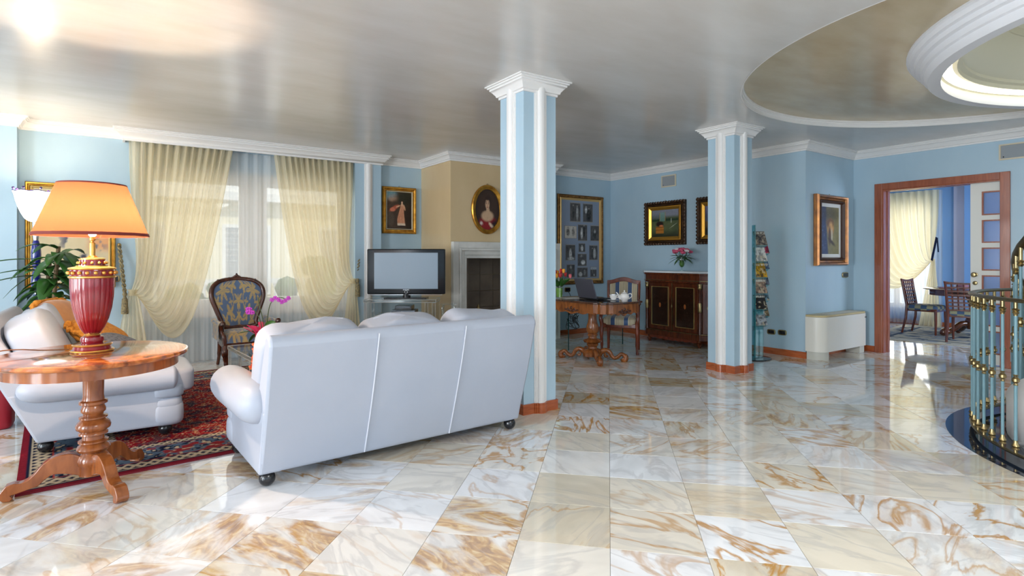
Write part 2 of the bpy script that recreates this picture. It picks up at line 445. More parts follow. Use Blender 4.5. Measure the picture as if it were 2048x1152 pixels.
for i in range(-40, 60):
    for j in range(-40, 60):
        cx = TO[0]+(i+j+1)*K; cy = TO[1]+(i-j)*K
        if cx < -6.6 or cx > 13.1 or cy < -4.5 or cy > 7.95: continue
        dr = math.hypot(cx-STAIR[0], cy-STAIR[1])
        if dr < RING-.02: 
            if dr < RING-K-.06: continue
        if cx > 8.5 and cy < 1.6: continue
        if cx > 8.7 and cy > 5.8: continue
        if cx < 8.7 and cx > 7.3 and cy > 3.95: continue
        if cx > 3.9 and cx < 5.4 and cy > 7.1: continue
        if cx > 5.4 and cy > 7.25: continue
        u, v, Y = proj(cx, cy)
        vis = -60 < u < 2100 and 600 < v < 1230
        hid = (-.35 < cx < 2.3 and 4.2 < cy < 6.7)           # under the rug
        cand.append((0 if (vis and not hid) else 1, -(1/max(Y, .3))**3 if vis else Y, cx, cy, dr))
cand.sort()
tmb = MB(); slab(tmb, tile_poly(0, 0)); tmesh = None; nt_ = 0
rest = MB()
for q in cand:
    cx, cy, dr = q[2:]
    poly = tile_poly(cx, cy)
    near = dr < RING+K
    if near: poly = clip_ring(poly, (cx, cy))
    if len(poly) < 3: continue
    if q[0] == 0 and nt_ < 300:
        if near:
            b = MB(); slab(b, poly, (cx, cy)); o = b.build('tile', TILE_M, floor, smooth=0)
        elif tmesh is None:
            o = tmb.build('tile', TILE_M, floor, smooth=0); tmesh = o.data
        else:
            o = bpy.data.objects.new('tile', tmesh); C.objects.link(o); o.parent = floor
        o.location = (cx, cy, 0); nt_ += 1
    else: slab(rest, poly)
o = rest.build('tile_field', TILE_S, floor, smooth=0); o['kind'] = 'stuff'

# ---- walls (interior faces on the lines measured in plan)
H = 2.70; ZW = 3.0
YW = 7.685      # window wall
def wall(name, label, *boxes, mat=BLUE):
    b = MB()
    for q in boxes: b.box(*q)
    return struct(b.build(name, mat, smooth=0), label, 'wall')
wall('wall_window', 'pale blue stucco wall around the large curtained window', (-.86, .18, YW, 8.02, 0, ZW), (2.72, 3.79, YW, 8.02, 0, ZW),
     (.18, 2.72, YW, 8.02, 2.33, ZW), (.18, 2.72, 7.78, 8.02, 0, .55))
wall('wall_left_pier', 'pale blue wall pier projecting at the left edge beside the floor lamp', (-6.45, -.86, 7.54, 8.02, 0, ZW))
wall('wall_chimney', 'cream stucco chimney breast above the white fireplace', (3.79, 4.02, 6.78, 7.685, 0, ZW), (5.42, 5.61, 6.78, 7.685, 0, ZW), (4.02, 5.42, 6.78, 7.685, 1.29, ZW),
     (4.02, 5.42, 7.40, 7.685, 0, 1.29), mat=CREAM)
CH = bpy.data.objects['wall_chimney']
struct(MB().box(3.765, 3.79, 6.78, YW, 0, ZW).build('wall_chimney_return', CREAM, smooth=0), 'cream side of the chimney breast beside the gilt framed painting', 'wall')
wall('wall_study', 'blue stucco wall behind the board of old photographs', (5.61, 7.25, 7.02, 7.25, 0, ZW))
wall('wall_cabinet', 'blue stucco wall behind the marble topped cabinet', (7.07, 7.27, 3.655, 7.02, 0, ZW))
wall('wall_return', 'blue stucco wall with the framed head study above the heater', (7.27, 8.33, 3.655, 3.85, 0, ZW))
wall('wall_door', 'blue stucco wall with the wide sliding door opening', (8.33, 8.50, 3.30, 3.85, 0, ZW), (8.33, 8.50, 2.105, 3.30, 2.15, ZW), (8.33, 8.40, .5, 2.105, 0, ZW), (8.46, 8.50, .5, 2.105, 0, ZW), (8.33, 8.50, -4.5, .5, 0, ZW))
wall('wall_rear', 'pale wall behind the viewer', (-6.45, 8.5, -4.65, -4.45, 0, ZW))
wall('wall_left', 'pale blue wall at the far left, out of view', (-6.65, -6.45, -4.65, 8.02, 0, ZW))
# dining room shell
DINEB = M('dining_blue', S(132, 174, 224), .3, bump=(9, .06, .004))
wall('wall_dining_window', 'blue dining room wall around the curtained window', (12.45, 12.7, .6, 4.12, 0, ZW), (12.45, 12.7, 5.35, 5.9, 0, ZW), (12.45, 12.7, 4.12, 5.35, 2.3, ZW), (12.45, 12.7, 4.12, 5.35, 0, .3), mat=DINEB)
wall('wall_dining_side', 'blue dining room side wall beyond the door', (8.5, 12.7, 5.8, 6.0, 0, ZW), mat=DINEB)
wall('wall_dining_near', 'blue dining room near wall hidden beside the door', (8.5, 12.7, .0, .2, 0, ZW), mat=DINEB)

# ---- ceiling with the recessed oval tray above the stair
CEIL = M('ceiling_stucco', S(214, 213, 211), .22, spec=.6, var=(1.3, S(204, 201, 196)), bump=(9, .16, .004), stretch=(1.2, 3.2, 1))
cn = CEIL.node_tree
CEILT = M('ceiling_tray_stucco', S(204, 192, 164), .22, spec=.6, var=(1.5, S(190, 174, 142)), bump=(9, .18, .004), stretch=(1.2, 3.2, 1))
TRC = (5.66, 1.10); TRR = 2.13; NT = 64
def stadium(r, dy=1.10):
    pts = []
    for k in range(NT+1):
        a = PI*k/NT; pts.append((TRC[0]+r*math.cos(a), dy+r*math.sin(a)))
    for k in range(NT+1):
        a = PI+PI*k/NT; pts.append((TRC[0]+r*math.cos(a), -dy+r*math.sin(a)))
    return pts
st = stadium(TRR)
def rectpt(p, x0=-6.65, x1=12.7, y0=-4.65, y1=8.02):
    dx, dy = p[0]-TRC[0], p[1]; t = 1e9
    if dx > 1e-9: t = min(t, (x1-TRC[0])/dx)
    if dx < -1e-9: t = min(t, (x0-TRC[0])/dx)
    if dy > 1e-9: t = min(t, y1/dy)
    if dy < -1e-9: t = min(t, y0/dy)
    return (TRC[0]+dx*t, dy*t)
b = MB(); n = len(st); outer = [rectpt(p) for p in st]
# add the four corners by snapping the nearest rim points
for cr_ in ((-6.65, -4.65), (-6.65, 8.02), (12.7, -4.65), (12.7, 8.02)):
    k = min(range(n), key=lambda i: (outer[i][0]-cr_[0])**2+(outer[i][1]-cr_[1])**2); outer[k] = cr_
b.add([(x, y, H) for x, y in st]+[(x, y, H) for x, y in outer], [(k, (k+1) % n, n+(k+1) % n, n+k) for k in range(n)])
ceiling = struct(b.build('ceiling', CEIL, smooth=0), 'glossy pale grey polished stucco ceiling', 'ceiling')
HT = 2.765
RC = (5.67, 0.0); RO = 1.94
ring_pts = [(RC[0]+(RO-.06)*math.cos(2*PI*k/n), RC[1]+(RO-.06)*math.sin(2*PI*k/n)) for k in range(n)]
st2 = stadium(TRR+.03)
order = sorted(range(n), key=lambda k: math.atan2(st2[k][1], st2[k][0]-TRC[0]))
o2 = [st2[k] for k in order]; r2 = []
for p in o2:
    a = math.atan2(p[1], p[0]-TRC[0]); r2.append((RC[0]+(RO-.06)*math.cos(a), (RO-.06)*math.sin(a)))
tray = MB().add([(x, y, HT) for x, y in o2]+[(x, y, HT) for x, y in r2], [(k, (k+1) % n, n+(k+1) % n, n+k) for k in range(n)]).build('tray', CEILT, ceiling, smooth=0)
prof = [(.03, .075), (.03, .03), (-.012, .03), (-.012, .012), (-.03, .004), (-.045, .004), (-.045, -.014), (-.012, -.014), (0.0, 0.0), (0.03, .01)]
# moulding hugging the rim of the tray (d measured outwards from the tray)
tm = MB().mold(stadium(TRR), [(-.004, -.003), (.004, -.003), (.004, .028), (.012, .032), (.012, .044), (.022, .048), (.022, .068)], H, closed=True, side=-1).build('tray_moulding', WHITE, ceiling)
# stepped white corona with cove light round the stair opening
ring = thing('corona_ring', 'stepped white plaster ring with hidden cove light above the stair', 'ceiling ring', (RC[0], RC[1], 0), kind='structure')
CW = M('corona_white', S(226, 228, 234), .5)
MB().lathe([(1.84, 2.785), (1.94, 2.785), (1.94, 2.75), (1.925, 2.742), (1.915, 2.715), (1.893, 2.708), (1.885, 2.68), (1.86, 2.672), (1.85, 2.635), (1.832, 2.628), (1.826, 2.60), (1.81, 2.58), (1.729, 2.58), (1.729, 2.625), (1.745, 2.64)], 96).build('stepped_moulding', CW, ring, smooth=30)
COVE = M('cove_light', (1, .95, .8), .5, emis=((1, .94, .78), 3.4))
COVEW = M('cove_cream', S(226, 220, 196), .4)
MB().lathe([(1.728, 2.678), (1.70, 2.695), (1.65, 2.70)], 96).build('cove_light_strip', COVE, ring)
MB().lathe([(1.745, 2.64), (1.745, 2.67), (1.729, 2.678)], 96).build('cove_back', COVEW, ring)
MB().lathe([(1.66, 2.698), (1.631, 2.69), (1.631, 2.725), (1.60, 2.735), (1.60, 2.76), (1.56, 2.78), (1.49, 2.88), (1.43, 2.98), (1.413, 3.03), (1.40, 3.03), (1.40, 3.09), (1.2, 3.35), (.6, 3.5), (.02, 3.55)], 96).build('upper_dome', COVEW, ring, smooth=30)

# ---- cornice
CORN = [(0, -.107), (.018, -.107), (.018, -.09), (.03, -.086), (.036, -.074), (.05, -.050), (.068, -.036), (.074, -.034), (.074, -.022), (.088, -.020), (.088, -.010), (.10, -.008), (.10, 0), (0, 0)]
PATH = [(-6.45, 7.54), (-.86, 7.54), (-.86, YW), (.02, YW)]
struct(MB().mold(PATH, CORN, H).build('trim_1', WHITE), 'white stepped cornice on the left wall above the floor lamp', 'cornice')
PATH = [(3.05, YW), (3.765, YW), (3.765, 6.78), (5.61, 6.78), (5.61, 7.02), (7.07, 7.02), (7.07, 3.655), (8.33, 3.655), (8.33, -4.45)]
struct(MB().mold(PATH, CORN, H).build('trim_2', WHITE), 'white stepped cornice running from the chimney breast to the door wall', 'cornice')
# pelmet over the window: deeper cornice box
PEL = [(0, -.135), (.0, -.135), (.025, -.135), (.025, -.112), (.04, -.104), (.05, -.08), (.075, -.056), (.085, -.05), (.085, -.034), (.10, -.030), (.10, -.016), (.115, -.012), (.115, 0), (0, 0)]
struct(MB().mold([(.06, YW), (.06, 7.56), (3.07, 7.56), (3.07, YW)], PEL, H).build('trim_3', WHITE), 'long white cornice pelmet above the window curtains', 'cornice')

# ---- baseboards
BB = [(0, 0), (.016, 0), (.016, .07), (.010, .08), (0, .08)]
struct(MB().mold([(-6.45, 7.54), (-.86, 7.54), (-.86, YW), (.1, YW)], BB, 0).build('baseboard_left', SKIRT), 'reddish wood baseboard under the left wall', 'baseboard')
struct(MB().mold([(3.1, YW), (3.765, YW), (3.765, 6.78), (3.77, 6.78)], BB, 0).build('baseboard_chimney', SKIRT), 'reddish wood baseboard behind the television', 'baseboard')
struct(MB().mold([(5.41, 6.78), (5.61, 6.78), (5.61, 7.02), (7.07, 7.02), (7.07, 3.655), (8.33, 3.655), (8.33, 3.395)], BB, 0).build('baseboard_study', SKIRT), 'reddish wood baseboard round the study corner', 'baseboard')
struct(MB().mold([(8.33, 2.01), (8.33, -4.45)], BB, 0).build('baseboard_right', SKIRT), 'reddish wood baseboard right of the door', 'baseboard')

# ---- the two pillars
def strip_poly(face_half, wd=.062):
    """half-plan of the moulded strip on a pillar face: (along, out) list"""
    p = [(-wd, 0), (-wd, .008), (-wd+.012, .008), (-wd+.012, .016), (-wd+.026, .016), (-wd+.026, .024)]
    for k in range(9):
        a = PI-PI*k/8; p.append((.034*math.cos(a), .024+.016*math.sin(a)))
    p += [(wd-.026, .024), (wd-.026, .016), (wd-.012, .016), (wd-.012, .008), (wd, .008), (wd, 0)]
    return p
def pillar_outline(h, grow=0):
    pts = []
    for q in range(4):
        a = -PI/2+q*PI/2; ux, uy = -math.sin(a), math.cos(a); nx, ny = math.cos(a), math.sin(a)
        pts.append((nx*(h+grow)-ux*(h+grow), ny*(h+grow)-uy*(h+grow)))
        for s_, d in strip_poly(h):
            s2 = s_*(1+grow*6); pts.append((nx*(h+d+grow)+ux*s2, ny*(h+d+grow)+uy*s2))
    return pts
def pillar(x, y, label):
    t = thing('pillar', label, 'pillar', (x, y, 0), kind='structure'); h = .165
    MB().box(-h, h, -h, h, 0, H).build('shaft', BLUE, t, smooth=0)
    for q in range(4):
        b = MB(); b.m = Matrix.Rotation(q*PI/2, 4, 'Z')
        b.prism([(s_, -h-d+.0005) for s_, d in strip_poly(h)], .07, H-.03); b.build('moulded_strip', WHITE, t, smooth=30)
    MB().prism(pillar_outline(h, .014), 0, .082).build('plinth', SKIRT, t, smooth=30)
    cap = [(0, -.115), (.012, -.115), (.012, -.098), (.026, -.094), (.03, -.08), (.05, -.055), (.062, -.042), (.068, -.04), (.068, -.026), (.082, -.022), (.082, -.012), (.097, -.009), (.097, 0), (0, 0)]
    MB().mold([(-h, -h), (-h, h), (h, h), (h, -h)], cap, H, closed=True, side=-1).build('capital', WHITE, t, smooth=30)
    return t
pillar(2.83, 3.77, 'square blue pillar with white mouldings standing beside the white sofa')
pillar(5.66, 3.77, 'square blue pillar with white mouldings in front of the magazine rack')
# half pillar framing the window
t = thing('pilaster', 'blue pilaster with a white moulded strip between window and television', 'pilaster', (2.885, 7.56, 0), kind='structure')
MB().box(-.19, .19, 0, .125, 0, H-.1).build('shaft', BLUE, t, smooth=0)
MB().prism([(s_*.95, -d) for s_, d in strip_poly(.19)], .0, H-.13).build('moulded_strip', WHITE, t, smooth=30)

# ---- living room window
WF = M('window_frame_white', S(238, 236, 232), .35)
PANE = glassy('window_glass', (.97, .99, .99), .12)
wn_ = thing('window_1', 'large white framed window behind the sheer curtains', 'window', (1.45, 7.93, 0), kind='structure')
MB().box(-1.27, 1.27, -.05, .04, .55, .66).box(-1.27, 1.27, -.05, .04, 2.25, 2.33).box(-1.27, -1.18, -.05, .04, .66, 2.25).box(1.18, 1.27, -.05, .04, .66, 2.25).box(-.10, .10, -.06, .04, .66, 2.25).build('window_frame', WF, wn_, smooth=0, bevel=.004)
for x0, x1 in ((-1.18, -.10), (.10, 1.18)):
    s_ = MB().box(x0, x1, -.03, .02, .66, .735).box(x0, x1, -.03, .02, 2.18, 2.25).box(x0, x0+.07, -.03, .02, .735, 2.18).box(x1-.07, x1, -.03, .02, .735, 2.18).build('sash', WF, wn_, smooth=0, bevel=.004)
    MB().box(x0+.07, x1-.07, -.007, -.002, .735, 2.18).build('pane', PANE, s_, smooth=0)
MB().box(-1.27, 1.27, -.16, -.03, .52, .56).build('window_sill', WHITE, wn_, smooth=0, bevel=.004)

# ---- fireplace: marble surround and tiled firebox
FM = M('fireplace_marble', S(222, 220, 214), .3, var=(5, S(198, 196, 190)))
fp = thing('fireplace', 'white marble fireplace with stepped surround and dark tiled firebox', 'fireplace', (4.72, 6.78, 0), kind='structure')
def frame_u(b, x, z, wd, y0, y1):
    b.box(-x, -x+wd, y0, y1, 0, z).box(x-wd, x, y0, y1, 0, z).box(-x+wd, x-wd, y0, y1, z-wd, z); return b
frame_u(MB(), .95, 1.48, .09, -.07, 0).build('outer_surround', FM, fp, smooth=0, bevel=.006)
frame_u(MB(), .86, 1.39, .035, -.095, 0).build('bead_surround', FM, fp, smooth=0, bevel=.008)
frame_u(MB(), .825, 1.355, .06, -.06, 0).build('middle_surround', FM, fp, smooth=0, bevel=.006)
frame_u(MB(), .765, 1.295, .045, -.04, .03).build('inner_surround', FM, fp, smooth=0, bevel=.006)
FT = M('firebox_tile', S(120, 106, 92), .45, var=(3, S(92, 80, 70)))
TH, TW = .25, .24
def fire_tiles(face):
    for r_ in range(5):
        for k in range({'back': 5, 'l': 3, 'r': 3}[face]):
            z0 = r_*TH+.003; z1 = min((r_+1)*TH-.003, 1.28)
            b = MB()
            if face == 'back': b.box(-.60+k*TW+.003, -.60+(k+1)*TW-.003, .575, .60, z0, z1)
            if face == 'l': b.box(-.70, -.665, .02+k*.195+.003, .02+(k+1)*.195-.003, z0, z1)
            if face == 'r': b.box(.665, .70, .02+k*.195+.003, .02+(k+1)*.195-.003, z0, z1)
            b.build('tile', FT, fp, smooth=0)
for fc in ('back', 'l', 'r'): fire_tiles(fc)
MB().box(-.7, .7, 0, .62, 0, .02).build('hearth', FM, fp, smooth=0)
def andiron(x, label):
    t = thing('andiron', label, 'andiron', (4.72+x, 6.92, .02), group='andirons in the fireplace')
    MB().lathe([(.03, 0), (.03, .02), (.012, .04), (.012, .12), (.024, .15), (.012, .18), (.02, .24), (.012, .30), (.022, .36), (.012, .40), (.012, .44), (.03, .47), (.034, .50), (.02, .53), (.008, .56)], 14).build('brass_post', BRASS, t)
    MB().bar((0, .02, .06), (0, .42, .06), .02).bar((0, .42, .06), (0, .42, 0), .02).build('iron_bar', BLACKM, t)
andiron(-.42, 'brass knobbed andiron at the left of the firebox'); andiron(.05, 'brass knobbed andiron nearest the pillar in the firebox')
tag(MB().bar((4.34, 7.02, .12), (4.73, 7.02, .12), .022).bar((4.36, 7.02, .021), (4.36, 7.02, .12), .018).bar((4.71, 7.02, .021), (4.71, 7.02, .12), .018).build('fire_grate', BLACKM), 'black iron bar grate between the andirons', 'grate')

# ---- sliding door to the dining room
d1 = thing('door_1', 'reddish wood casing of the sliding door opening to the dining room', 'door frame', (8.33, 2.70, 0), kind='structure')
b = MB()
MB().box(-.022, 0, .60, .69, 0, 2.235).box(-.022, 0, -.69, -.60, 0, 2.235).box(-.022, 0, -.60, .60, 2.15, 2.235).build('casing', CASING, d1, smooth=0, bevel=.004)
MB().box(-.012, .055, .585, .60, 0, 2.15).box(.115, .18, .585, .60, 0, 2.15).box(-.012, .055, -.60, .585, 2.135, 2.15).box(.115, .18, -.60, .585, 2.135, 2.15).box(.055, .115, .595, .60, 0, 2.15).build('jamb', CASING, d1, smooth=0)
MB().box(.16, .19, .60, .69, 0, 2.235).box(.16, .19, -.60, .60, 2.15, 2.235).build('rear_casing', CASING, d1, smooth=0)
DW = M('door_white', S(232, 230, 222), .35)
DG = M('blue_door_glass', S(160, 186, 228), .12, spec=.6, trans=.5)
dr = thing('sliding_door', 'white sliding door with a column of glass panes and brass lock', 'door', (8.425, 2.395, 0))
# leaf spans y = -1.0 .. 0 (mostly inside the wall)
wz = [(1.755, 2.035), (1.43, 1.70), (1.105, 1.375), (.78, 1.05), (.455, .725), (.13, .40)]
bb = MB().box(-.02, .02, -.108, 0, .01, 2.14).box(-.02, .02, -1.0, -.50, .01, 2.14)
zz = [2.14]+[z for a, c_ in wz for z in (c_, a)]+[.01]
for k in range(0, len(zz), 2): bb.box(-.02, .02, -.50, -.108, zz[k+1], zz[k])
bb.build('leaf', DW, dr, smooth=0)
for a, c_ in wz:
    f_ = MB().box(-.026, .026, -.50, -.108, a, a+.016).box(-.026, .026, -.50, -.108, c_-.016, c_).box(-.026, .026, -.124, -.108, a+.016, c_-.016).box(-.026, .026, -.50, -.484, a+.016, c_-.016).build('pane_frame', CASING, dr, smooth=0)
    MB().box(-.004, .004, -.484, -.124, a+.016, c_-.016).build('pane', DG, f_, smooth=0)
k_ = MB(); k_.m = Matrix.Translation((-.02, -.045, 1.055)) @ Matrix.Rotation(R(-90), 4, 'Y')
k_.lathe([(.026, 0), (.026, .006), (.012, .01), (.012, .03), (.026, .035), (.03, .05), (.02, .062), (.001, .064)], 20).build('knob', BRASS, dr)
k_ = MB(); k_.m = Matrix.Translation((-.02, -.045, .955)) @ Matrix.Rotation(R(-90), 4, 'Y')
k_.lathe([(.024, 0), (.024, .006), (.02, .009), (.001, .009)], 20).build('lock_plate', BRASS, dr)

# ---- stairwell: granite ring, drum, balustrade
GRAN = M('blue_granite', S(34, 44, 60), .05, spec=.6, var=(6, S(22, 32, 46)))
ringf = struct(MB().lathe([(RING, -.03), (RING, .003), (1.36, .003), (1.36, -.25)], 120, (STAIR[0], STAIR[1], 0)).build('floor_stair_ring', GRAN, smooth=30), 'polished dark blue granite ring set into the floor round the stairwell', 'floor')
struct(MB().lathe([(1.36, -2.9), (1.36, -.02), (1.72, -.02)], 96, (STAIR[0], STAIR[1], 0)).build('wall_stairwell', WHITE, smooth=60), 'white round wall of the stairwell below the floor', 'wall')
struct(MB().lathe([(1.4, -2.9), (.01, -2.9)], 64, (STAIR[0], STAIR[1], 0)).build('floor_lower', M('lower_floor', S(150, 150, 152), .2), smooth=0), 'floor of the lower storey seen down the stairwell', 'floor')
AQUA = M('aqua_enamel', S(114, 148, 158), .3, spec=.4)
bal = thing('balustrade', 'curved balustrade of aqua rods with brass collars round the stairwell', 'balustrade', (STAIR[0], STAIR[1], 0))
RB = 1.545
def arc(r, z, a0, a1, n=90, dz=0): return [(r*math.cos(R(a0+(a1-a0)*k/n)), r*math.sin(R(a0+(a1-a0)*k/n)), z+dz*k/n) for k in range(n+1)]
A0, A1 = 62, 222
MB().tube(arc(RB, .99, A0, A1), .024, 10, flat=.55).build('handrail', ABRASS, bal)
MB().tube(arc(RB, .045, A0, A1), .016, 8, flat=.6).build('base_rail', ABRASS, bal)
def collar(b, z, s_=1):
    b.lathe([(.009*s_, z-.034), (.014*s_, z-.03), (.009*s_, z-.02), (.02*s_, z-.008), (.02*s_, z+.008), (.009*s_, z+.02), (.014*s_, z+.03), (.009*s_, z+.034)], 12); return b
rod = MB().lathe([(.0092, .05), (.0092, .975)], 12).build('baluster', AQUA, bal)
cols = [MB().lathe([(.01, .05), (.01, .07), (.021, .074), (.014, .084), (.021, .094), (.012, .115), (.012, .128)], 12).build('bottom_collar', BRASS, rod),
        collar(MB(), .50).build('middle_collar', BRASS, rod),
        MB().lathe([(.011, .895), (.011, .905), (.019, .915), (.013, .923), (.022, .933), (.011, .942), (.011, .98)], 12).build('top_collar', BRASS, rod)]
nb = int((A1-A0)/4.55)
for k in range(nb+1):
    a = R(A0+1+k*4.55); o = rod if k == 0 else copy_tree(rod, bal)
    o.location = (RB*math.cos(a), RB*math.sin(a), 0)
# ---- winding stair with its own rail
stair = thing('winding_stair', 'winding stair with dark marble treads rising inside the stairwell', 'stairs', (STAIR[0], STAIR[1], 0), kind='structure')
TREAD = M('tread_marble', S(66, 78, 84), .1, var=(8, S(44, 54, 60)))
a_t = 146     # angle where the circle turns edge-on to the viewer
NS = 15
def zs(a): return .62+(a-a_t)/18*.172
sa0 = a_t-18*7
for k in range(NS):
    a0 = sa0+k*18; z = zs(a0)
    if z < -1.2 or z > 3.0: continue
    pts = [(1.335*math.cos(R(a0+q*5.2-2)), 1.335*math.sin(R(a0+q*5.2-2))) for q in range(5)]+[(.35*math.cos(R(a0+18-q*9)), .35*math.sin(R(a0+18-q*9))) for q in range(3)]
    MB().prism(pts, z-.035, z).build('tread', TREAD, stair, smooth=0, bevel=.006)
    MB().prism([(.97*x, .97*y) for x, y in pts], z-.172, z-.036).build('riser', WHITE, stair, smooth=0)
aa = [sa0+k*6 for k in range(0, int(NS*18/6))]
vsb = MB(); prs = [(1.345*math.cos(R(a)), 1.345*math.sin(R(a)), zs(a)) for a in aa]
nn = len(prs); vsb.add([(x, y, z+.05) for x, y, z in prs]+[(x, y, z-.36) for x, y, z in prs], [(k, k+1, nn+k+1, nn+k) for k in range(nn-1)])
vsb.build('outer_stringer', WHITE, stair, solid=.02)
vsb = MB(); vsb.add([(x, y, z-.36) for x, y, z in prs]+[(x*.25, y*.25, z-.36) for x, y, z in prs], [(k, k+1, nn+k+1, nn+k) for k in range(nn-1)])
vsb.build('soffit', WHITE, stair, solid=.02)
MB().tube([(1.31*math.cos(R(a)), 1.31*math.sin(R(a)), zs(a)+1.0) for a in aa if zs(a) < 1.75], .024, 10, flat=.6).build('stair_handrail', ABRASS, stair)
rod2 = None
for k in range(0, NS*3):
    a = sa0+k*6
    if zs(a) < -.6 or zs(a) > 1.7: continue
    if rod2 is None:
        rod2 = MB().lathe([(.0095, 0), (.0095, 1.0)], 12).build('stair_baluster', AQUA, stair)
        collar(MB(), .48, 1.1).build('middle_collar', BRASS, rod2)
        MB().lathe([(.012, .86), (.021, .875), (.014, .885), (.024, .896), (.012, .905), (.012, 1.0)], 12).build('top_collar', BRASS, rod2)
        MB().lathe([(.021, .01), (.014, .02), (.021, .04), (.012, .06)], 12).build('bottom_collar', BRASS, rod2); o = rod2
    else: o = copy_tree(rod2, stair)
    o.location = (1.31*math.cos(R(a)), 1.31*math.sin(R(a)), zs(a))

# ---- the house across the street and its garden, seen through the sheer curtains
FAC = M('facade_cream', S(236, 226, 196), .8); FACW = M('facade_white', S(240, 238, 232), .8); SHUT = M('facade_shutter', S(150, 156, 160), .6)
ex = thing('house', 'pale house with balustraded balconies across the street beyond the window', 'building', (3.0, 19.0, -4))
MB().box(-14, 14, 0, 4, 0, 9.2).build('facade', FAC, ex, smooth=0)
MB().box(-14, 14, -.5, 0, 7.0, 7.25).box(-14, 14, -.3, 0, 7.25, 7.55).build('eaves', FACW, ex, smooth=0)
MB().box(-14, 14, -1.2, 0, 3.3, 3.55).build('balcony_slab', FACW, ex, smooth=0)
MB().box(-14, 14, -1.2, -1.05, 4.5, 4.65).build('balcony_rail', FACW, ex, smooth=0)
pst = None
for k in range(70):
    if pst is None: pst = o = MB().lathe([(.09, 3.55), (.05, 3.65), (.10, 3.9), (.05, 4.3), (.09, 4.5)], 8, (0, -1.12, 0)).build('balcony_post', FACW, ex)
    else: o = pst.copy(); C.objects.link(o)
    o.location.x = -13.5+k*.39
for k in range(9):
    f_ = MB().box(-12+k*2.9, -10.6+k*2.9, -.06, .02, 4.1, 6.3).build('window', FACW, ex, smooth=0)
    for q in range(12): MB().box(-11.9+k*2.9, -10.7+k*2.9, -.10, -.06, 4.2+q*.17, 4.32+q*.17).build('slat', SHUT, f_, smooth=0)
GRN = M('shrub_green', S(92, 122, 62), .7, var=(6, S(56, 84, 40)))
tag(MB().box(-30, 40, 8.5, 60, -4.1, -4.0).build('ground', M('street_ground', S(170, 168, 160), .9), smooth=0), 'pale street far below the window', 'ground', kind='structure')
for k, (x, y, r_) in enumerate(((4.2, 14.5, 1.1), (1.6, 15.2, .8), (7.2, 16.0, .9))):
    b = MB()
    for q in range(60):
        d = Vector(rng.normal(size=3)); d.normalize(); d *= r_*(.7+.35*rng.rand())
        b.sphere((d.x, d.y, d.z*1.5+3.4), .16+.14*rng.rand(), 6, 4)
    t = thing('garden_tree', ('leafy green garden tree behind the right curtain', 'small leafy garden tree near the window centre', 'green garden tree farthest to the right')[k], 'tree', (x, y, -4))
    b.build('crown', GRN, t); MB().lathe([(.12, 0), (.07, 3)], 8).build('trunk', WALNUT, t)

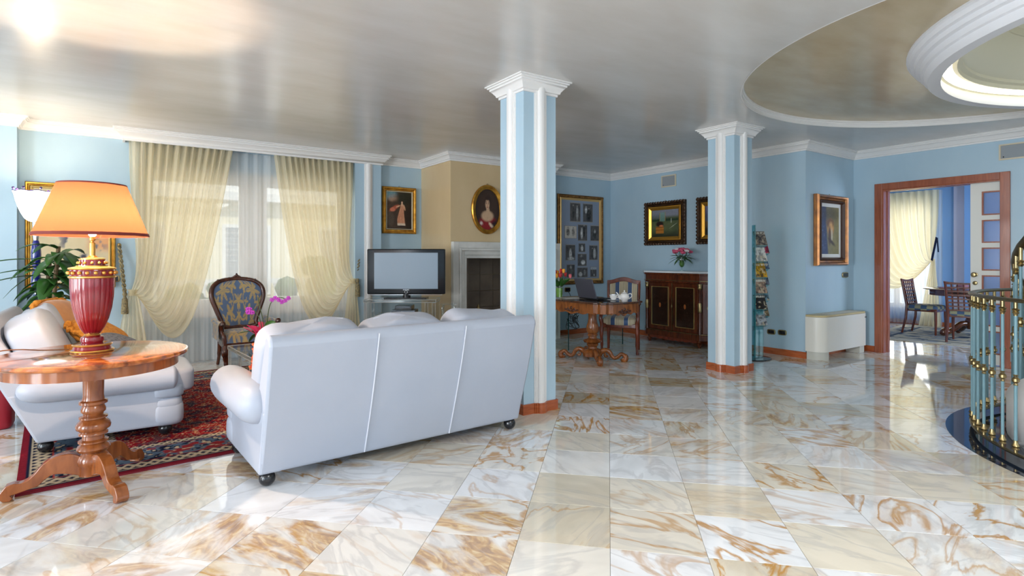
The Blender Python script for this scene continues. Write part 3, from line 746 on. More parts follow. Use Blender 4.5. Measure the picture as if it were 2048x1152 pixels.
# ================================================================== LIVING ROOM
LEATHER = M('white_leather', S(172, 178, 191), .4, spec=.35, var=(3, S(166, 173, 187)), bump=(16, .10, .006))
SEAM = M('leather_seam', S(200, 204, 214), .45)
def soft(b, c, r, e=.35, fn=None, seg=36, rings=24): return b.squad(c, r, e, e, seg, rings, fn)
def sofa(label, loc, rz, n, sw, lean, name='sofa', cat='sofa', az=.455, ar=.12):
    t = thing(name, label, cat, loc, rz); W = n*sw; hw = W/2; HB = .85
    yb = lambda z: -lean*(z-.09)/(HB-.09)
    # outer back: one leaning padded shell
    poly = [(.02, .075), (-.002, .085)]
    for k in range(9):
        z = .10+(HB-.16)*k/8; poly.append((yb(z)-.010*math.sin(PI*k/8), z))
    for k in range(7):
        a = PI-PI*.72*k/6; poly.append((yb(HB-.06)+.055+.055*math.cos(a), HB-.055+.055*math.sin(a)))
    poly += [(yb(.5)+.16, .5), (.16, .075)]
    MB().xprism(poly, -hw, hw).build('back_shell', LEATHER, t, smooth=50, bevel=.022, wn=True)
    for k in range(1, n):
        x = -hw+k*sw
        MB().tube([(x, yb(z)-.012*math.sin(PI*(z-.09)/.76)-.003, z) for z in np.linspace(.085, HB-.03, 14)], .0048, 6).build('piping', SEAM, t)
    # seat deck
    MB().box(-hw+.02, hw-.02, .03, .74, .075, .26).build('seat_base', LEATHER, t, smooth=0, bevel=.02)
    for k in range(n):
        x = -hw+(k+.5)*sw
        ph = k*1.7
        def puff(p, ph=ph):
            return (p.x, p.y, p.z+.012*math.sin(p.x*11+ph)+.006*math.sin(p.x*27+ph*2))
        b = MB(); b.m = Matrix.Translation((x, .12-(lean-.215)*.75, .615)) @ Matrix.Rotation(R(math.degrees(math.atan2(lean, .76))), 4, 'X')
        soft(b, (0, 0, 0), (sw/2-.002, .115, .27), .35, puff)
        cu = b.build('back_cushion', LEATHER, t, smooth=180)
        b2 = MB(); b2.m = b.m.copy()
        b2.tube([(-sw/2+.008, .045, z) for z in np.linspace(-.18, .18, 9)], .004, 5).tube([(x_, .045, .262-.9*abs(x_)**4+.012*math.sin(x_*11+ph)) for x_ in np.linspace(-sw/2+.10, sw/2-.10, 12)], .0035, 5).build('cushion_seam', SEAM, cu)
        soft(MB(), (x, .53, .37), (sw/2-.003, .36, .088), .3).build('seat_cushion', LEATHER, t, smooth=180)
    for s_ in (-1, 1):
        # rolled arm: side panel, roll, stacked front rolls
        xa = s_*(hw+.004)
        MB().xprism([(.004, .075), (.70, .075), (.70, az-.015), (yb(az)+.004, az-.015)], min(xa, xa-s_*.13), max(xa, xa-s_*.13)).build('arm_side', LEATHER, t, smooth=0, bevel=.015)
        b = MB(); pts = [(xa-s_*.015+s_*.012*q, yb(az)+.05+(.69-yb(az))*q, az) for q in (0, .008, .025, .05, .09, .14, .2, .35, .5, .65, .8, .92, 1)]
        b.tube(pts, [q*ar/.12 for q in (.012, .04, .066, .086, .104, .114, .119, .12, .12, .12, .12, .118, .112)], 20, flat=.98)
        b.sphere((pts[-1][0], pts[-1][1], az), (.112*ar/.12, .035, .11*ar/.12), 20, 10)
        b.build('arm_roll', LEATHER, t, smooth=60)
        for (z, rz_, ry, rx) in ((az-.10, .052, .10, .15), (az-.185, .05, .09, .135), (.155, .09, .10, .14)):
            soft(MB(), (xa-s_*.075, .715, z), (rx*.62, ry, rz_), .55, seg=20, rings=12).build('front_roll', LEATHER, t, smooth=180)
    for (z, rz_) in ((.235, .07), (.14, .075)):
        soft(MB(), (0, .72, z), (hw-.14, .09, rz_), .3).build('front_apron', LEATHER, t, smooth=180)
    for sx in (-1, 1):
        for y in (.045, .70):
            MB().sphere((sx*(hw-.05), y, .044), .044, 16, 10).build('ball_foot', BLACK, t)
    return t
sofa('white leather three seat sofa seen from behind beside the pillar', (1.52, 3.28, 0), R(3), 3, .597, .215)
sofa('white leather two seat sofa behind the round inlaid table', (-.43, 5.28, .012), R(-90), 2, .73, .35, az=.41, ar=.088)

# ---- rug
RUGM = attr_mat('rug_pile', .9, .1, bump=(260, .5, .004), sheen=0)
def rug_fn(W_, D_):
    def fn(U, V):
        x = U*W_; y = V*D_
        e = np.minimum(W_/2-np.abs(x), D_/2-np.abs(y))
        red, navy, blue, cream = S(138, 14, 28), S(18, 22, 48), S(86, 104, 122), S(196, 176, 146)
        # floral field: distorted arabesques
        n1 = fbm(x*9+3*fbm(y*5, x*5, 3), y*9+3*fbm(x*5, y*5, 5), 1); n2 = fbm(x*17, y*17, 7)
        c = np.tile(np.array(red), (len(U), 1))
        v1 = np.abs(np.sin(n1*26)); c = mixc(c, S(180, 130, 92), smooth(.965, .995, v1)); c = mixc(c, S(60, 26, 50), smooth(.52, .58, n2)); c = mixc(c, cream, smooth(.985, .999, np.abs(np.sin(n2*34+1))))
        c = mixc(c, S(60, 60, 70), smooth(.72, .8, vnoise(x*26, y*26, 9))*.6)
        # main border: blue grey ground with red and cream flowers
        b = (e < .50) & (e > .06)
        bc = np.tile(np.array(blue), (len(U), 1))
        f1 = fbm(x*17, y*17, 21, 2)*1.25; f2 = vnoise(x*38, y*38, 22)
        bc = mixc(bc, S(146, 40, 44), smooth(.56, .62, f1)); bc = mixc(bc, navy, smooth(.45, .55, f2)*smooth(.50, .45, f1)); bc = mixc(bc, cream, smooth(.72, .78, f2))
        c = np.where(b[:, None], bc, c)
        def band(a0, a1, col):
            nonlocal c
            c = np.where(((e >= a0) & (e < a1))[:, None], col, c)
        s = np.where(W_/2-np.abs(x) < D_/2-np.abs(y), y, x)
        def guard(a0, a1, g, col, f):
            nonlocal c
            z = np.abs(((s*f) % 1)-.5)*2; t = np.abs((e-a0)/(a1-a0)-.5)*2
            k = np.tile(np.array(g), (len(U), 1)); k = mixc(k, col, smooth(.55, .45, np.abs(t-z*.8)+.25*vnoise(x*40, y*40, 31)))
            c = np.where(((e >= a0) & (e < a1))[:, None], k, c)
        guard(.43, .50, navy, cream, 20); band(.41, .42, np.array(red)); guard(.06, .155, navy, cream, 15); band(.155, .165, np.array(S(170, 60, 50)))
        band(.05, .06, np.array(cream)); band(.035, .05, np.array(navy)); band(0, .035, np.array(S(128, 20, 36)))
        return c*(.85+.3*vnoise(x*90, y*90, 40))[:, None]
    return fn
RW, RD = 2.75, 3.0
rug = thing('rug', 'red and navy patterned oriental rug under the sofas', 'rug', (.80, 5.47, 0), R(4.6))
print_plane('pile', RW, RD, 340, 370, rug_fn(RW, RD), RUGM, rug, (0, 0, .011), flat=True)
MB().box(-RW/2, RW/2, -RD/2, RD/2, .0005, .0105).build('backing', M('rug_edge', S(116, 18, 32), .9), rug, smooth=0)

# ---- curtains
SHEER = sheer('sheer_white', S(244, 240, 236), .50, .5)
DRAPE = sheer('drape_cream', S(244, 232, 200), .30, .55)
def sheer_fn(u, v):
    x = .16+2.56*u; z = 2.568-2.556*v
    return (x, 7.655+.020*math.sin(u*2*PI*21+.6*math.sin(u*17))+.010*math.sin(u*2*PI*47+1)*(.6+.4*v)+.004*math.sin(v*9+u*40), z)
t = thing('sheer_curtain', 'white sheer curtain hanging across the whole living room window', 'curtain', (0, 0, 0))
MB().grid(sheer_fn, 420, 24).build('fabric', SHEER, t, smooth=180)
def drape(label, x0, x1, tie, low, edge, mirror, tail, group):
    """tied-back drape: threads run from the pelmet down to the tie; the far edge sags in a deep swag"""
    t = thing('drape', label, 'curtain', (0, 0, 0), group=group)
    tx, tz = tie; nfold = 13
    def fn(u, v):
        # u: 0 at the tie side, 1 at the free edge
        X0 = x0+(x1-x0)*u
        P0 = Vector((X0, 0, 2.572))
        s = u**1.15
        P1 = Vector((X0+(edge[0]-x1)*s*.55, 0, 2.572-(1.0+.75*s)))
        P2 = Vector((tx+(low[0]-tx)*(.25+.95*s)*1.15, 0, tz+.35-(tz+.95-low[1]*.62)*s))
        P3 = Vector((tx+(.10 if x1 > x0 else -.10)*(u-.25), 0, tz-.03*u))
        k = 1-v
        p = P0*k**3+P1*3*k*k*v+P2*3*k*v*v+P3*v**3
        amp = (.030*(1-v)**.8+.020*math.sin(PI*v)**.7)*(.35+.65*min(1, 3*(1-v)+.12))
        ph = u*2*PI*nfold+.8*math.sin(u*9)
        y = 7.575+amp*math.sin(ph)+.3*amp*math.sin(ph*2.3+1)-.035*v*v*math.sin(PI*min(1, u*1.05))-.03*v
        p.z += .010*math.sin(ph)*v*(1-v)*2
        return (p.x, y, p.z)
    MB().grid(fn, 300, 60).build('swag', DRAPE, t, smooth=180)
    def fn2(u, v):
        a = tx+(u-.5)*(.07+(tail[1]-tail[0]-.07)*v**.8)+(((tail[0]+tail[1])/2-tx)*v)
        amp = .010+.022*v
        return (a, 7.545+amp*math.sin(u*2*PI*5)+.3*amp*math.sin(u*2*PI*11), tz+.03-(tz+.018)*v)
    MB().grid(fn2, 80, 30).build('tail', DRAPE, t, smooth=180)
    # gathered band at the tie
    MB().grid(lambda u, v: (tx+(.032+.02*(2*v-1)**2)*math.cos(2*PI*u)*(1+.12*math.sin(u*2*PI*9)), 7.545+.035*math.sin(2*PI*u), tz+.04-.07*v), 60, 8).build('gather', DRAPE, t, smooth=180)
    return t
drape('cream drape tied back at the left side of the window', .095, 1.16, (.13, .86), (.50, .27), (.62, 0), False, (-.06, .30), 'cream window drapes')
drape('cream drape tied back at the right side of the window', 2.675, 1.64, (2.655, .93), (2.24, .33), (2.05, 0), True, (2.50, 2.78), 'cream window drapes')
CORD = M('cord_rope', S(86, 84, 76), .7, var=(60, S(180, 160, 110)))
def tie(label, x, z, zt, s_):
    t = thing('tieback', label, 'tieback', (x, 7.62, 0), group='curtain tiebacks')
    for q in range(2):
        MB().tube([(s_*(-.035+.05*u+.012*math.cos(u*30+q*PI)), .0-.05*math.sin(PI*u)+.012*math.sin(u*30+q*PI), zt-(zt-z)*u) for u in np.linspace(0, 1, 50)], .011, 6).build('cord', CORD, t)
    MB().lathe([(.012, 0), (.022, .012), (.018, .03), (.006, .04)], 12, (s_*-.035, .0, zt)).build('hook', BRASS, t)
    MB().lathe([(.035, -.22), (.036, -.20), (.028, -.06), (.014, -.03), (.024, 0), (.012, .03)], 14, (s_*.015, -.09, z-.01)).build('tassel', CORD, t)
tie('grey and gold rope tieback on the left drape', .04, .86, 1.38, 1)
tie('grey and gold rope tieback on the right drape', 2.735, .95, 1.38, -1)

# ---- round table with inlaid top
INLAY = M('inlaid_top', S(190, 108, 50), .12, coat=.8)
nt = INLAY.node_tree; N = nt.nodes; L = nt.links; p_ = N['Principled BSDF']
tc = N.new('ShaderNodeTexCoord'); nz = N.new('ShaderNodeTexNoise'); nz.inputs['Scale'].default_value = 5; nz.inputs['Detail'].default_value = 8; nz.inputs['Distortion'].default_value = 3.2
cr = N.new('ShaderNodeValToRGB'); e = cr.color_ramp.elements; e[0].position = .36; e[0].color = (*S(112, 52, 20), 1); e[1].position = .64; e[1].color = (*S(206, 126, 62), 1)
k_ = e.new(.5); k_.color = (*S(178, 94, 40), 1)
L.new(tc.outputs['Object'], nz.inputs['Vector']); L.new(nz.outputs['Fac'], cr.inputs[0]); L.new(cr.outputs[0], p_.inputs['Base Color'])
tb = thing('round_table', 'round inlaid walnut pedestal table carrying the red lamp', 'table', (-.115, 3.82, 0), R(8))
MB().lathe([(.0, .704), (.440, .704), (.452, .709), (.458, .718), (.453, .729), (.437, .734), (.0, .734)], 96).build('table_top', INLAY, tb, smooth=40)
MB().lathe([(.39, .648), (.405, .648), (.405, .704), (.39, .704), (.39, .648)], 96).build('apron', HONEY, tb, smooth=40)
MB().lathe([(.0, .64), (.10, .64), (.06, .62), (.05, .60), (.048, .50), (.052, .475), (.066, .468), (.066, .455), (.05, .445), (.058, .425), (.058, .412), (.048, .402), (.046, .392), (.066, .384), (.066, .376), (.054, .372), (.075, .352), (.082, .335), (.078, .318), (.06, .305), (.068, .297), (.068, .288), (.05, .28), (.052, .262), (.07, .254), (.07, .246), (.055, .242), (.072, .225), (.078, .212), (.070, .198), (.055, .19), (.070, .172), (.076, .155), (.076, .13), (.066, .12), (.066, .02+.05), (.0, .07)], 40).build('turned_column', HONEY, tb, smooth=50)
def cabriole(b, w_=.058):
    # side outline in (r, z): high knee, slim ankle, scrolled toe
    up = [(.03, .165), (.10, .200), (.165, .195), (.215, .165), (.245, .128), (.272, .100), (.305, .085), (.335, .088), (.365, .080)]
    dn = [(.39, .045), (.392, .02), (.375, .003), (.345, .0), (.335, .015), (.345, .03), (.32, .035), (.28, .045), (.235, .055), (.205, .085), (.175, .105), (.13, .10), (.08, .085), (.03, .06)]
    up = [(p.x, p.y) for p in spline([(x, y, 0) for x, y in up], 3)]
    return b.yprism(up+dn, -w_/2, w_/2)
for a in (178, -70, 55):
    b = MB(); b.m = Matrix.Rotation(R(a-8), 4, 'Z'); lg = cabriole(b).build('leg', HONEY, tb, smooth=35, bevel=.004)

# ---- red table lamp
REDL = M('red_lacquer', S(150, 22, 34), .14, coat=.8, var=(2, S(128, 14, 26)))
GILT = M('gilt', S(232, 176, 88), .3, .8, bump=(50, .3, .003))
lamp = thing('table_lamp', 'red fluted urn lamp with an apricot shade on the round table', 'lamp', (-.121, 3.865, .7345))
MB().lathe([(.0, 0), (.098, 0), (.098, .012), (.09, .016), (.085, .03), (.09, .034), (.09, .044), (.06, .048), (.0, .048)], 40).build('foot', REDL, lamp)
MB().lathe([(.099, .001), (.102, .006), (.099, .012)], 40).lathe([(.088, .032), (.094, .038), (.088, .045)], 40).build('foot_gilding', GILT, lamp)
MB().lathe([(.05, .048), (.056, .062), (.052, .08), (.036, .088), (.034, .095), (.0, .095)], 40).build('stem', REDL, lamp)
MB().lathe([(.034, .086), (.040, .091), (.034, .097)], 30).build('stem_gilding', GILT, lamp)
fl = lambda a, z: 1-.035*abs(math.sin(a*11))**.5*(1 if .12 < z < .40 else 0)*1.0
body = MB().lathe([(0.0261, .094), (0.03915, .10), (0.05742, .13), (0.07656, .18), (0.09135, .24), (0.09918, .30), (0.1027, .36), (0.1027, .405), (0.087, .412), (0, .412)], 176, flute=lambda a, z: 1-.03*(1-abs(math.sin(a*11)))**2*(1 if z < .408 else 0)).build('urn', REDL, lamp, smooth=60)
MB().lathe([(0.1009, .405), (0.1096, .409), (0.1096, .416), (0.1009, .42)], 60).lathe([(0.1027, .452), (0.1114, .456), (0.1096, .463), (0.087, .468), (0.07395, .47), (0.07395, .476)], 60).lathe([(0.05742, .505), (0.0609, .508), (0.0609, .514), (0.0261, .52), (0.0174, .53), (0, .53)], 48).build('rim_gilding', GILT, lamp)
MB().lathe([(0.1009, .418), (0.1044, .436), (0.1009, .454)], 60).lathe([(0.06264, .474), (0.0609, .49), (0.05916, .507)], 48).build('collar', REDL, lamp)
for k in range(18): MB().sphere((0.1079*math.cos(k*PI/9), 0.1079*math.sin(k*PI/9), .436), .0105, 10, 6).build('gilt_bead', GILT, lamp)
for k in range(12): MB().sphere((0.0644*math.cos(k*PI/6), 0.0644*math.sin(k*PI/6), .49), .0085, 8, 6).build('gilt_bead', GILT, lamp)
MB().lathe([(.014, .525), (.014, .60), (.008, .604), (.008, .61), (.014, .615), (.014, .635), (.0, .636)], 16).build('rod', GILT, lamp)
SHADE = sheer('lamp_shade_cloth', S(88, 57, 38), .0, .55)
TRIM = M('shade_trim', S(120, 44, 40), .6)
sh = MB().lathe([(.268, .640), (.160, .926)], 64).build('shade', SHADE, lamp)
MB().lathe([(.269, .638), (.271, .640), (.266, .655), (.264, .655)], 64).lathe([(.1635, .919), (.161, .927), (.159, .926)], 64).build('shade_trim', TRIM, lamp)
MB().sphere((0, 0, .655), (.02, .02, .022), 12, 8).build('bulb', M('bulb_glow', (1, .8, .5), .5, emis=((1, .72, .42), 30)), lamp)
MB().bar((-.159, 0, .915), (.159, 0, .915), .004).bar((0.03, 0, .62), (0.145, 0, .917), .004).bar((0, 0, .62), (.03, 0, .62), .005).build('shade_carrier', BRASS, lamp)
pl = bpy.data.lights.new('table_lamp_light', 'POINT'); pl.energy = 48; pl.color = (1.0, .72, .50); pl.shadow_soft_size = .022
po = bpy.data.objects.new('table_lamp_light', pl); C.objects.link(po); po.location = (-.121+.04, 3.865, .7415+.655); po.location = (-.121, 3.865, .7345+.70)
tag(MB().tube(spline([(-.225, 3.91, .747), (-.34, 3.93, .75), (-.42, 3.92, .762), (-.50, 3.89, .768), (-.56, 3.83, .758), (-.595, 3.78, .752), (-.66, 3.76, .70), (-.69, 3.78, .5), (-.70, 3.85, .1), (-.72, 3.95, .004), (-.9, 4.2, .004)], 6), .0032, 6).build('lamp_cord', M('cord_brown', S(120, 72, 36), .5)), 'thin brown lamp cord trailing over the round table edge', 'cord')

# ---- floor lamp
COBALT = M('cobalt_glass', S(16, 22, 120), .05, spec=.7, coat=.6)
OPAL = M('opal_glass', S(250, 250, 250), .4, emis=((.95, 1.0, .97), 2.2))
fl_ = thing('floor_lamp', 'floor lamp with cobalt blue stem and glowing white bell shade', 'lamp', (-.655, 6.98, 0))
MB().lathe([(.0, 0), (.15, 0), (.15, .012), (.05, .03), (.02, .04), (.0, .04)], 32).build('base', CHROME, fl_)
MB().lathe([(.012, .04), (.012, 1.58), (.02, 1.59), (.024, 1.64), (.0, 1.64)], 16).build('pole', CHROME, fl_)
for z0, z1 in ((.10, .50), (.52, .90), (.92, 1.13), (1.15, 1.42)):
    h_ = z1-z0
    MB().lathe([(.020, z0)]+[(.022+.018*math.sin(PI*q/10)**.8, z0+h_*q/10) for q in range(1, 10)]+[(.020, z1)], 24).build('glass_baluster', COBALT, fl_)
MB().lathe([(.028, 1.138), (.03, 1.14), (.028, 1.142)], 20).lathe([(.02, 1.42), (.026, 1.46), (.03, 1.60)], 20).build('collar', CHROME, fl_)
shp = [(.03, 1.60), (.055, 1.606), (.085, 1.63), (.112, 1.68), (.135, 1.74), (.152, 1.80), (.164, 1.86), (.170, 1.885)]
MB().lathe(shp, 48, flute=lambda a, z: 1+(.03*math.sin(a*8) if z > 1.87 else 0)).build('bell_shade', OPAL, fl_, solid=.004)
VIO = M('violet_glass', S(70, 50, 110), .1)
b = MB(); b.tube([(.172*math.cos(a)*(1+.03*math.sin(a*8)), .172*math.sin(a)*(1+.03*math.sin(a*8)), 1.887+.005*math.sin(a*8)) for a in np.linspace(0, 2*PI, 80)[:-1]], .0035, 6, closed=True).build('shade_rim', VIO, fl_)
for k in range(8):
    a = k*PI/4+.3; MB().sphere((.17*math.cos(a), .17*math.sin(a), 1.912), .012, 8, 6).bar((.17*math.cos(a), .17*math.sin(a), 1.885), (.17*math.cos(a), .17*math.sin(a), 1.912), .005).build('glass_bud', VIO, fl_)
pl = bpy.data.lights.new('floor_lamp_light', 'POINT'); pl.energy = 14; pl.color = (1.0, .74, .44); pl.shadow_soft_size = .05
po = bpy.data.objects.new('floor_lamp_light', pl); C.objects.link(po); po.location = (-.655, 6.98, 1.80)

# ---- pictures
def picture(label, wd, ht, fw, loc, rz, art, res, fmat=GOLD, slip=None, depth=.035, name='painting', cat='painting', inner=None, mat_w=0, matc=None, hang=True, carved=None):
    t = thing(name, label, cat, loc, rz)
    prof = [(0, 0), (0, -depth*.6), (-.2*fw, -depth), (-.45*fw, -depth*.9), (-.6*fw, -depth*.55), (-.85*fw, -depth*.6), (-fw, -depth*.35), (-fw, 0)]
    def ring_(prof_, m, nm, ww, hh, par):
        b = MB(); n_ = len(prof_); vs = []
        for sx, sz in ((-1, -1), (1, -1), (1, 1), (-1, 1)):
            for d, y in prof_: vs.append((sx*(ww/2+d), y, sz*(hh/2+d)))
        fs = [((i*n_+k), (i*n_+k+1), ((i+1) % 4)*n_+k+1, ((i+1) % 4)*n_+k) for i in range(4) for k in range(n_-1)]
        return b.add(vs, fs).build(nm, m, par, smooth=30)
    f_ = ring_(prof, fmat, 'frame', wd, ht, t)
    if carved:
        b = MB(); m_ = carved
        for sx, sz, L_, hor in ((0, 1, wd, 1), (0, -1, wd, 1), (1, 0, ht, 0), (-1, 0, ht, 0)):
            nb_ = int(L_/m_)
            for k in range(nb_):
                q = -L_/2+(k+.5)*L_/nb_
                c_ = (q, -depth*.95, sz*(ht/2-.2*fw)) if hor else (sx*(wd/2-.2*fw), -depth*.95, q)
                b.sphere(c_, (m_*.42, .008, m_*.42), 6, 4)
        o_ = b.build('carved_beading', fmat, t); o_['kind'] = 'stuff'
    iw, ih = wd-2*fw, ht-2*fw
    if inner:
        ring_([(0, -depth*.75), (-inner[0]*.4, -depth*.85), (-inner[0], -depth*.45), (-inner[0], 0)], inner[1], 'inner_frame', iw, ih, t); iw -= 2*inner[0]; ih -= 2*inner[0]
    if mat_w:
        ring_([(0, -.012), (-mat_w, -.012), (-mat_w, -.006)], matc, 'mount', iw, ih, t); iw -= 2*mat_w; ih -= 2*mat_w
    print_plane('picture', iw, ih, res, int(res*ih/iw), art, PAINT, t, (0, -.008, 0))
    MB().box(-wd/2+fw, wd/2-fw, -.006, -.001, -ht/2+fw, ht/2-fw).build('backing_board', BLACKM, t, smooth=0)
    if hang: MB().tube([(.008*math.cos(a), -.004, ht/2+.010+.010*math.sin(a)) for a in np.linspace(0, 2*PI, 11)[:-1]], .0022, 5, closed=True).build('hanging_ring', BRASS, t)
    return t
def blob(U, V, cx, cy, rx, ry, soft_=.25, rot=0):
    x = U-cx; y = V-cy
    if rot: x, y = x*math.cos(rot)+y*math.sin(rot), -x*math.sin(rot)+y*math.cos(rot)
    return smooth(1+soft_, 1-soft_, np.sqrt((x/rx)**2+(y/ry)**2))
def art_lady(U, V):
    n = fbm(U*6, V*8, 2); c = mixc(S(46, 34, 26), S(88, 64, 44), n)
    c = mixc(c, S(112, 150, 158), blob(U, V, -.36, .44, .26, .14, .5)*.9); c = mixc(c, S(186, 146, 118), blob(U, V, -.24, .34, .18, .09, .6)*n*1.4)
    c = mixc(c, S(34, 40, 28), blob(U, V, .22, .34, .34, .2, .5)*.85); c = mixc(c, S(26, 20, 16), blob(U, V, .45, -.2, .25, .5, .5)*.7); c = mixc(c, S(84, 70, 56), blob(U, V, -.36, -.22, .16, .2, .3)*.7)
    wd = .075+.075*smooth(.12, -.32, V); cx_ = .10+.03*np.sin(V*7)
    dress = smooth(1.12, .9, np.abs(U-cx_)/wd)*smooth(-.40, -.37, V)*smooth(.17, .13, V)
    c = mixc(c, mixc(S(176, 108, 78), S(220, 164, 128), fbm(U*26, V*5, 6)), dress)
    c = mixc(c, S(216, 196, 174), smooth(1.1, .9, np.abs(U-cx_)/(wd*1.05))*smooth(-.42, -.40, V)*smooth(-.33, -.37, V))
    c = mixc(c, S(178, 88, 62), blob(U, V, -.20, .06, .20, .055, .35, .4)); c = mixc(c, S(206, 118, 88), blob(U, V, -.26, .02, .10, .05, .4)); c = mixc(c, S(214, 166, 132), blob(U, V, -.05, .11, .09, .02, .35, .3)); c = mixc(c, S(210, 160, 126), blob(U, V, .21, .08, .03, .08, .35, .4))
    c = mixc(c, S(216, 172, 140), blob(U, V, .115, .155, .05, .035, .3)); c = mixc(c, S(56, 36, 24), blob(U, V, .12, .235, .046, .040, .3)); c = mixc(c, S(222, 180, 148), blob(U, V, .11, .215, .032, .034, .3)); c = mixc(c, S(30, 22, 18), blob(U, V, .12, -.43, .14, .02, .5))
    return c*(.8+.4*fbm(U*30, V*30, 8))[:, None]
picture('gilt framed painting of a lady in a pink dress above the television', .535, .68, .06, (3.395, 7.665, 1.95), 0, art_lady, 90, GOLD, inner=(.012, M('slip_cream', S(214, 200, 170), .5)))
def art_orchid(U, V):
    n = fbm(U*5, V*5, 14); c = mixc(S(222, 206, 172), S(206, 184, 140), n)
    c = mixc(c, S(226, 160, 106), smooth(.15, .3, U)*smooth(-.2, -.1, V)*.9)
    f = fbm(U*9+2, V*9, 15); c = mixc(c, S(110, 112, 122), smooth(.50, .58, f)*blob(U, V, .15, -.02, .32, .24, .4)); c = mixc(c, S(64, 66, 78), smooth(.56, .62, f)*blob(U, V, .12, -.08, .22, .2, .4))
    c = mixc(c, S(206, 196, 180), smooth(-.25, -.3, V)*.6); return c
picture('gilt framed flower print behind the plant and table lamp', .78, 1.13, .045, (-.42, 7.675, 1.49), 0, art_orchid, 60, GOLD, inner=(.02, M('slip_gold', S(224, 190, 120), .4, .4)), hang=False)
def art_oval(U, V):
    c = mixc(S(40, 30, 26), S(66, 48, 38), blob(U, V, .05, .1, .5, .5, .6))
    c = mixc(c, S(140, 30, 34), blob(U, V, .02, -.36, .38, .20, .2)); c = mixc(c, S(40, 18, 22), blob(U, V, .34, -.42, .2, .16, .4)); c = mixc(c, S(200, 166, 134), blob(U, V, .0, -.16, .24, .13, .25)); c = mixc(c, S(200, 166, 134), blob(U, V, .02, -.02, .065, .10, .2))
    c = mixc(c, S(56, 38, 30), blob(U, V, .03, .19, .125, .155, .3)); c = mixc(c, S(206, 168, 136), blob(U, V, .0, .13, .085, .125, .2)); c = mixc(c, S(56, 38, 30), blob(U, V, .0, .275, .09, .05, .3))
    for ex_ in (-.045, .05): c = mixc(c, S(40, 28, 24), blob(U, V, ex_, .15, .022, .011, .3)); c = mixc(c, S(70, 46, 36), blob(U, V, ex_, .185, .03, .006, .4))
    c = mixc(c, S(186, 140, 112), blob(U, V, .0, .10, .012, .04, .4)); c = mixc(c, S(160, 84, 74), blob(U, V, .0, .055, .034, .010, .3)); c = mixc(c, S(226, 196, 166), blob(U, V, .14, -.38, .10, .04, .3, -.6)); c = mixc(c, S(214, 196, 186), blob(U, V, -.25, -.34, .06, .04, .4))
    return c*(.85+.3*fbm(U*40, V*40, 3))[:, None]
ov = thing('oval_portrait', 'oval gilt framed portrait of a woman in red above the fireplace', 'painting', (4.36, 6.775, 1.947))
b = MB(); b.m = Matrix.Rotation(R(90), 4, 'X')
vs = []; fs = []; prof = [(.0, 0), (.0, .02), (-.012, .034), (-.03, .03), (-.045, .02), (-.06, .018), (-.065, .004)]; ns = 64
for k in range(ns):
    a = 2*PI*k/ns
    for d, z in prof: vs.append(((.27+d)*math.cos(a), (.352+d)*math.sin(a), z))
npf = len(prof)
for k in range(ns):
    for q in range(npf-1): fs.append((k*npf+q, k*npf+q+1, ((k+1) % ns)*npf+q+1, ((k+1) % ns)*npf+q))
b.add(vs, fs).build('frame', GOLD, ov, smooth=35)
# oval canvas
xs = []; fcs = []; nr = 26
for i in range(nr+1):
    for k in range(ns): xs.append((.208*i/nr*math.cos(2*PI*k/ns), -.006, .29*i/nr*math.sin(2*PI*k/ns)))
for i in range(nr):
    for k in range(ns): fcs.append((i*ns+k, i*ns+(k+1) % ns, (i+1)*ns+(k+1) % ns, (i+1)*ns+k))
me = bpy.data.meshes.new('picture'); me.from_pydata(xs, [], fcs); me.materials.append(PAINT); oc = bpy.data.objects.new('picture', me); C.objects.link(oc); oc.parent = ov
xa = np.array(xs); set_cols(oc, art_oval(xa[:, 0]/.416, xa[:, 2]/.58))
MB().tube([(.012*math.cos(a), -.004, .358+.012*math.sin(a)) for a in np.linspace(0, 2*PI, 11)[:-1]], .003, 5, closed=True).build('hanging_ring', BRASS, ov)

# ---- switches and sockets: brass plate, black insert
def plate(name, label, loc, rz, wd=.115, ht=.075):
    t = thing(name, label, 'switch' if 'switch' in name else 'socket', loc, rz)
    MB().squad((0, -.004, 0), (wd/2, .0055, ht/2), .5, .25, 24, 8).build('plate', BRASS, t, smooth=60)
    MB().box(-wd/2+.017, wd/2-.017, -.012, -.006, -ht/2+.013, ht/2-.013).build('insert', BLACK, t, smooth=0, bevel=.002)
    for k in range(3): MB().box(-wd/2+.021+k*.0255, -wd/2+.043+k*.0255, -.0135, -.012, -ht/2+.017, ht/2-.017).build('rocker', BLACK, t, smooth=0)
    return t
plate('light_switch', 'brass light switch on the wall between lamp urn and left drape', (-.045, 7.684, 1.02), 0)

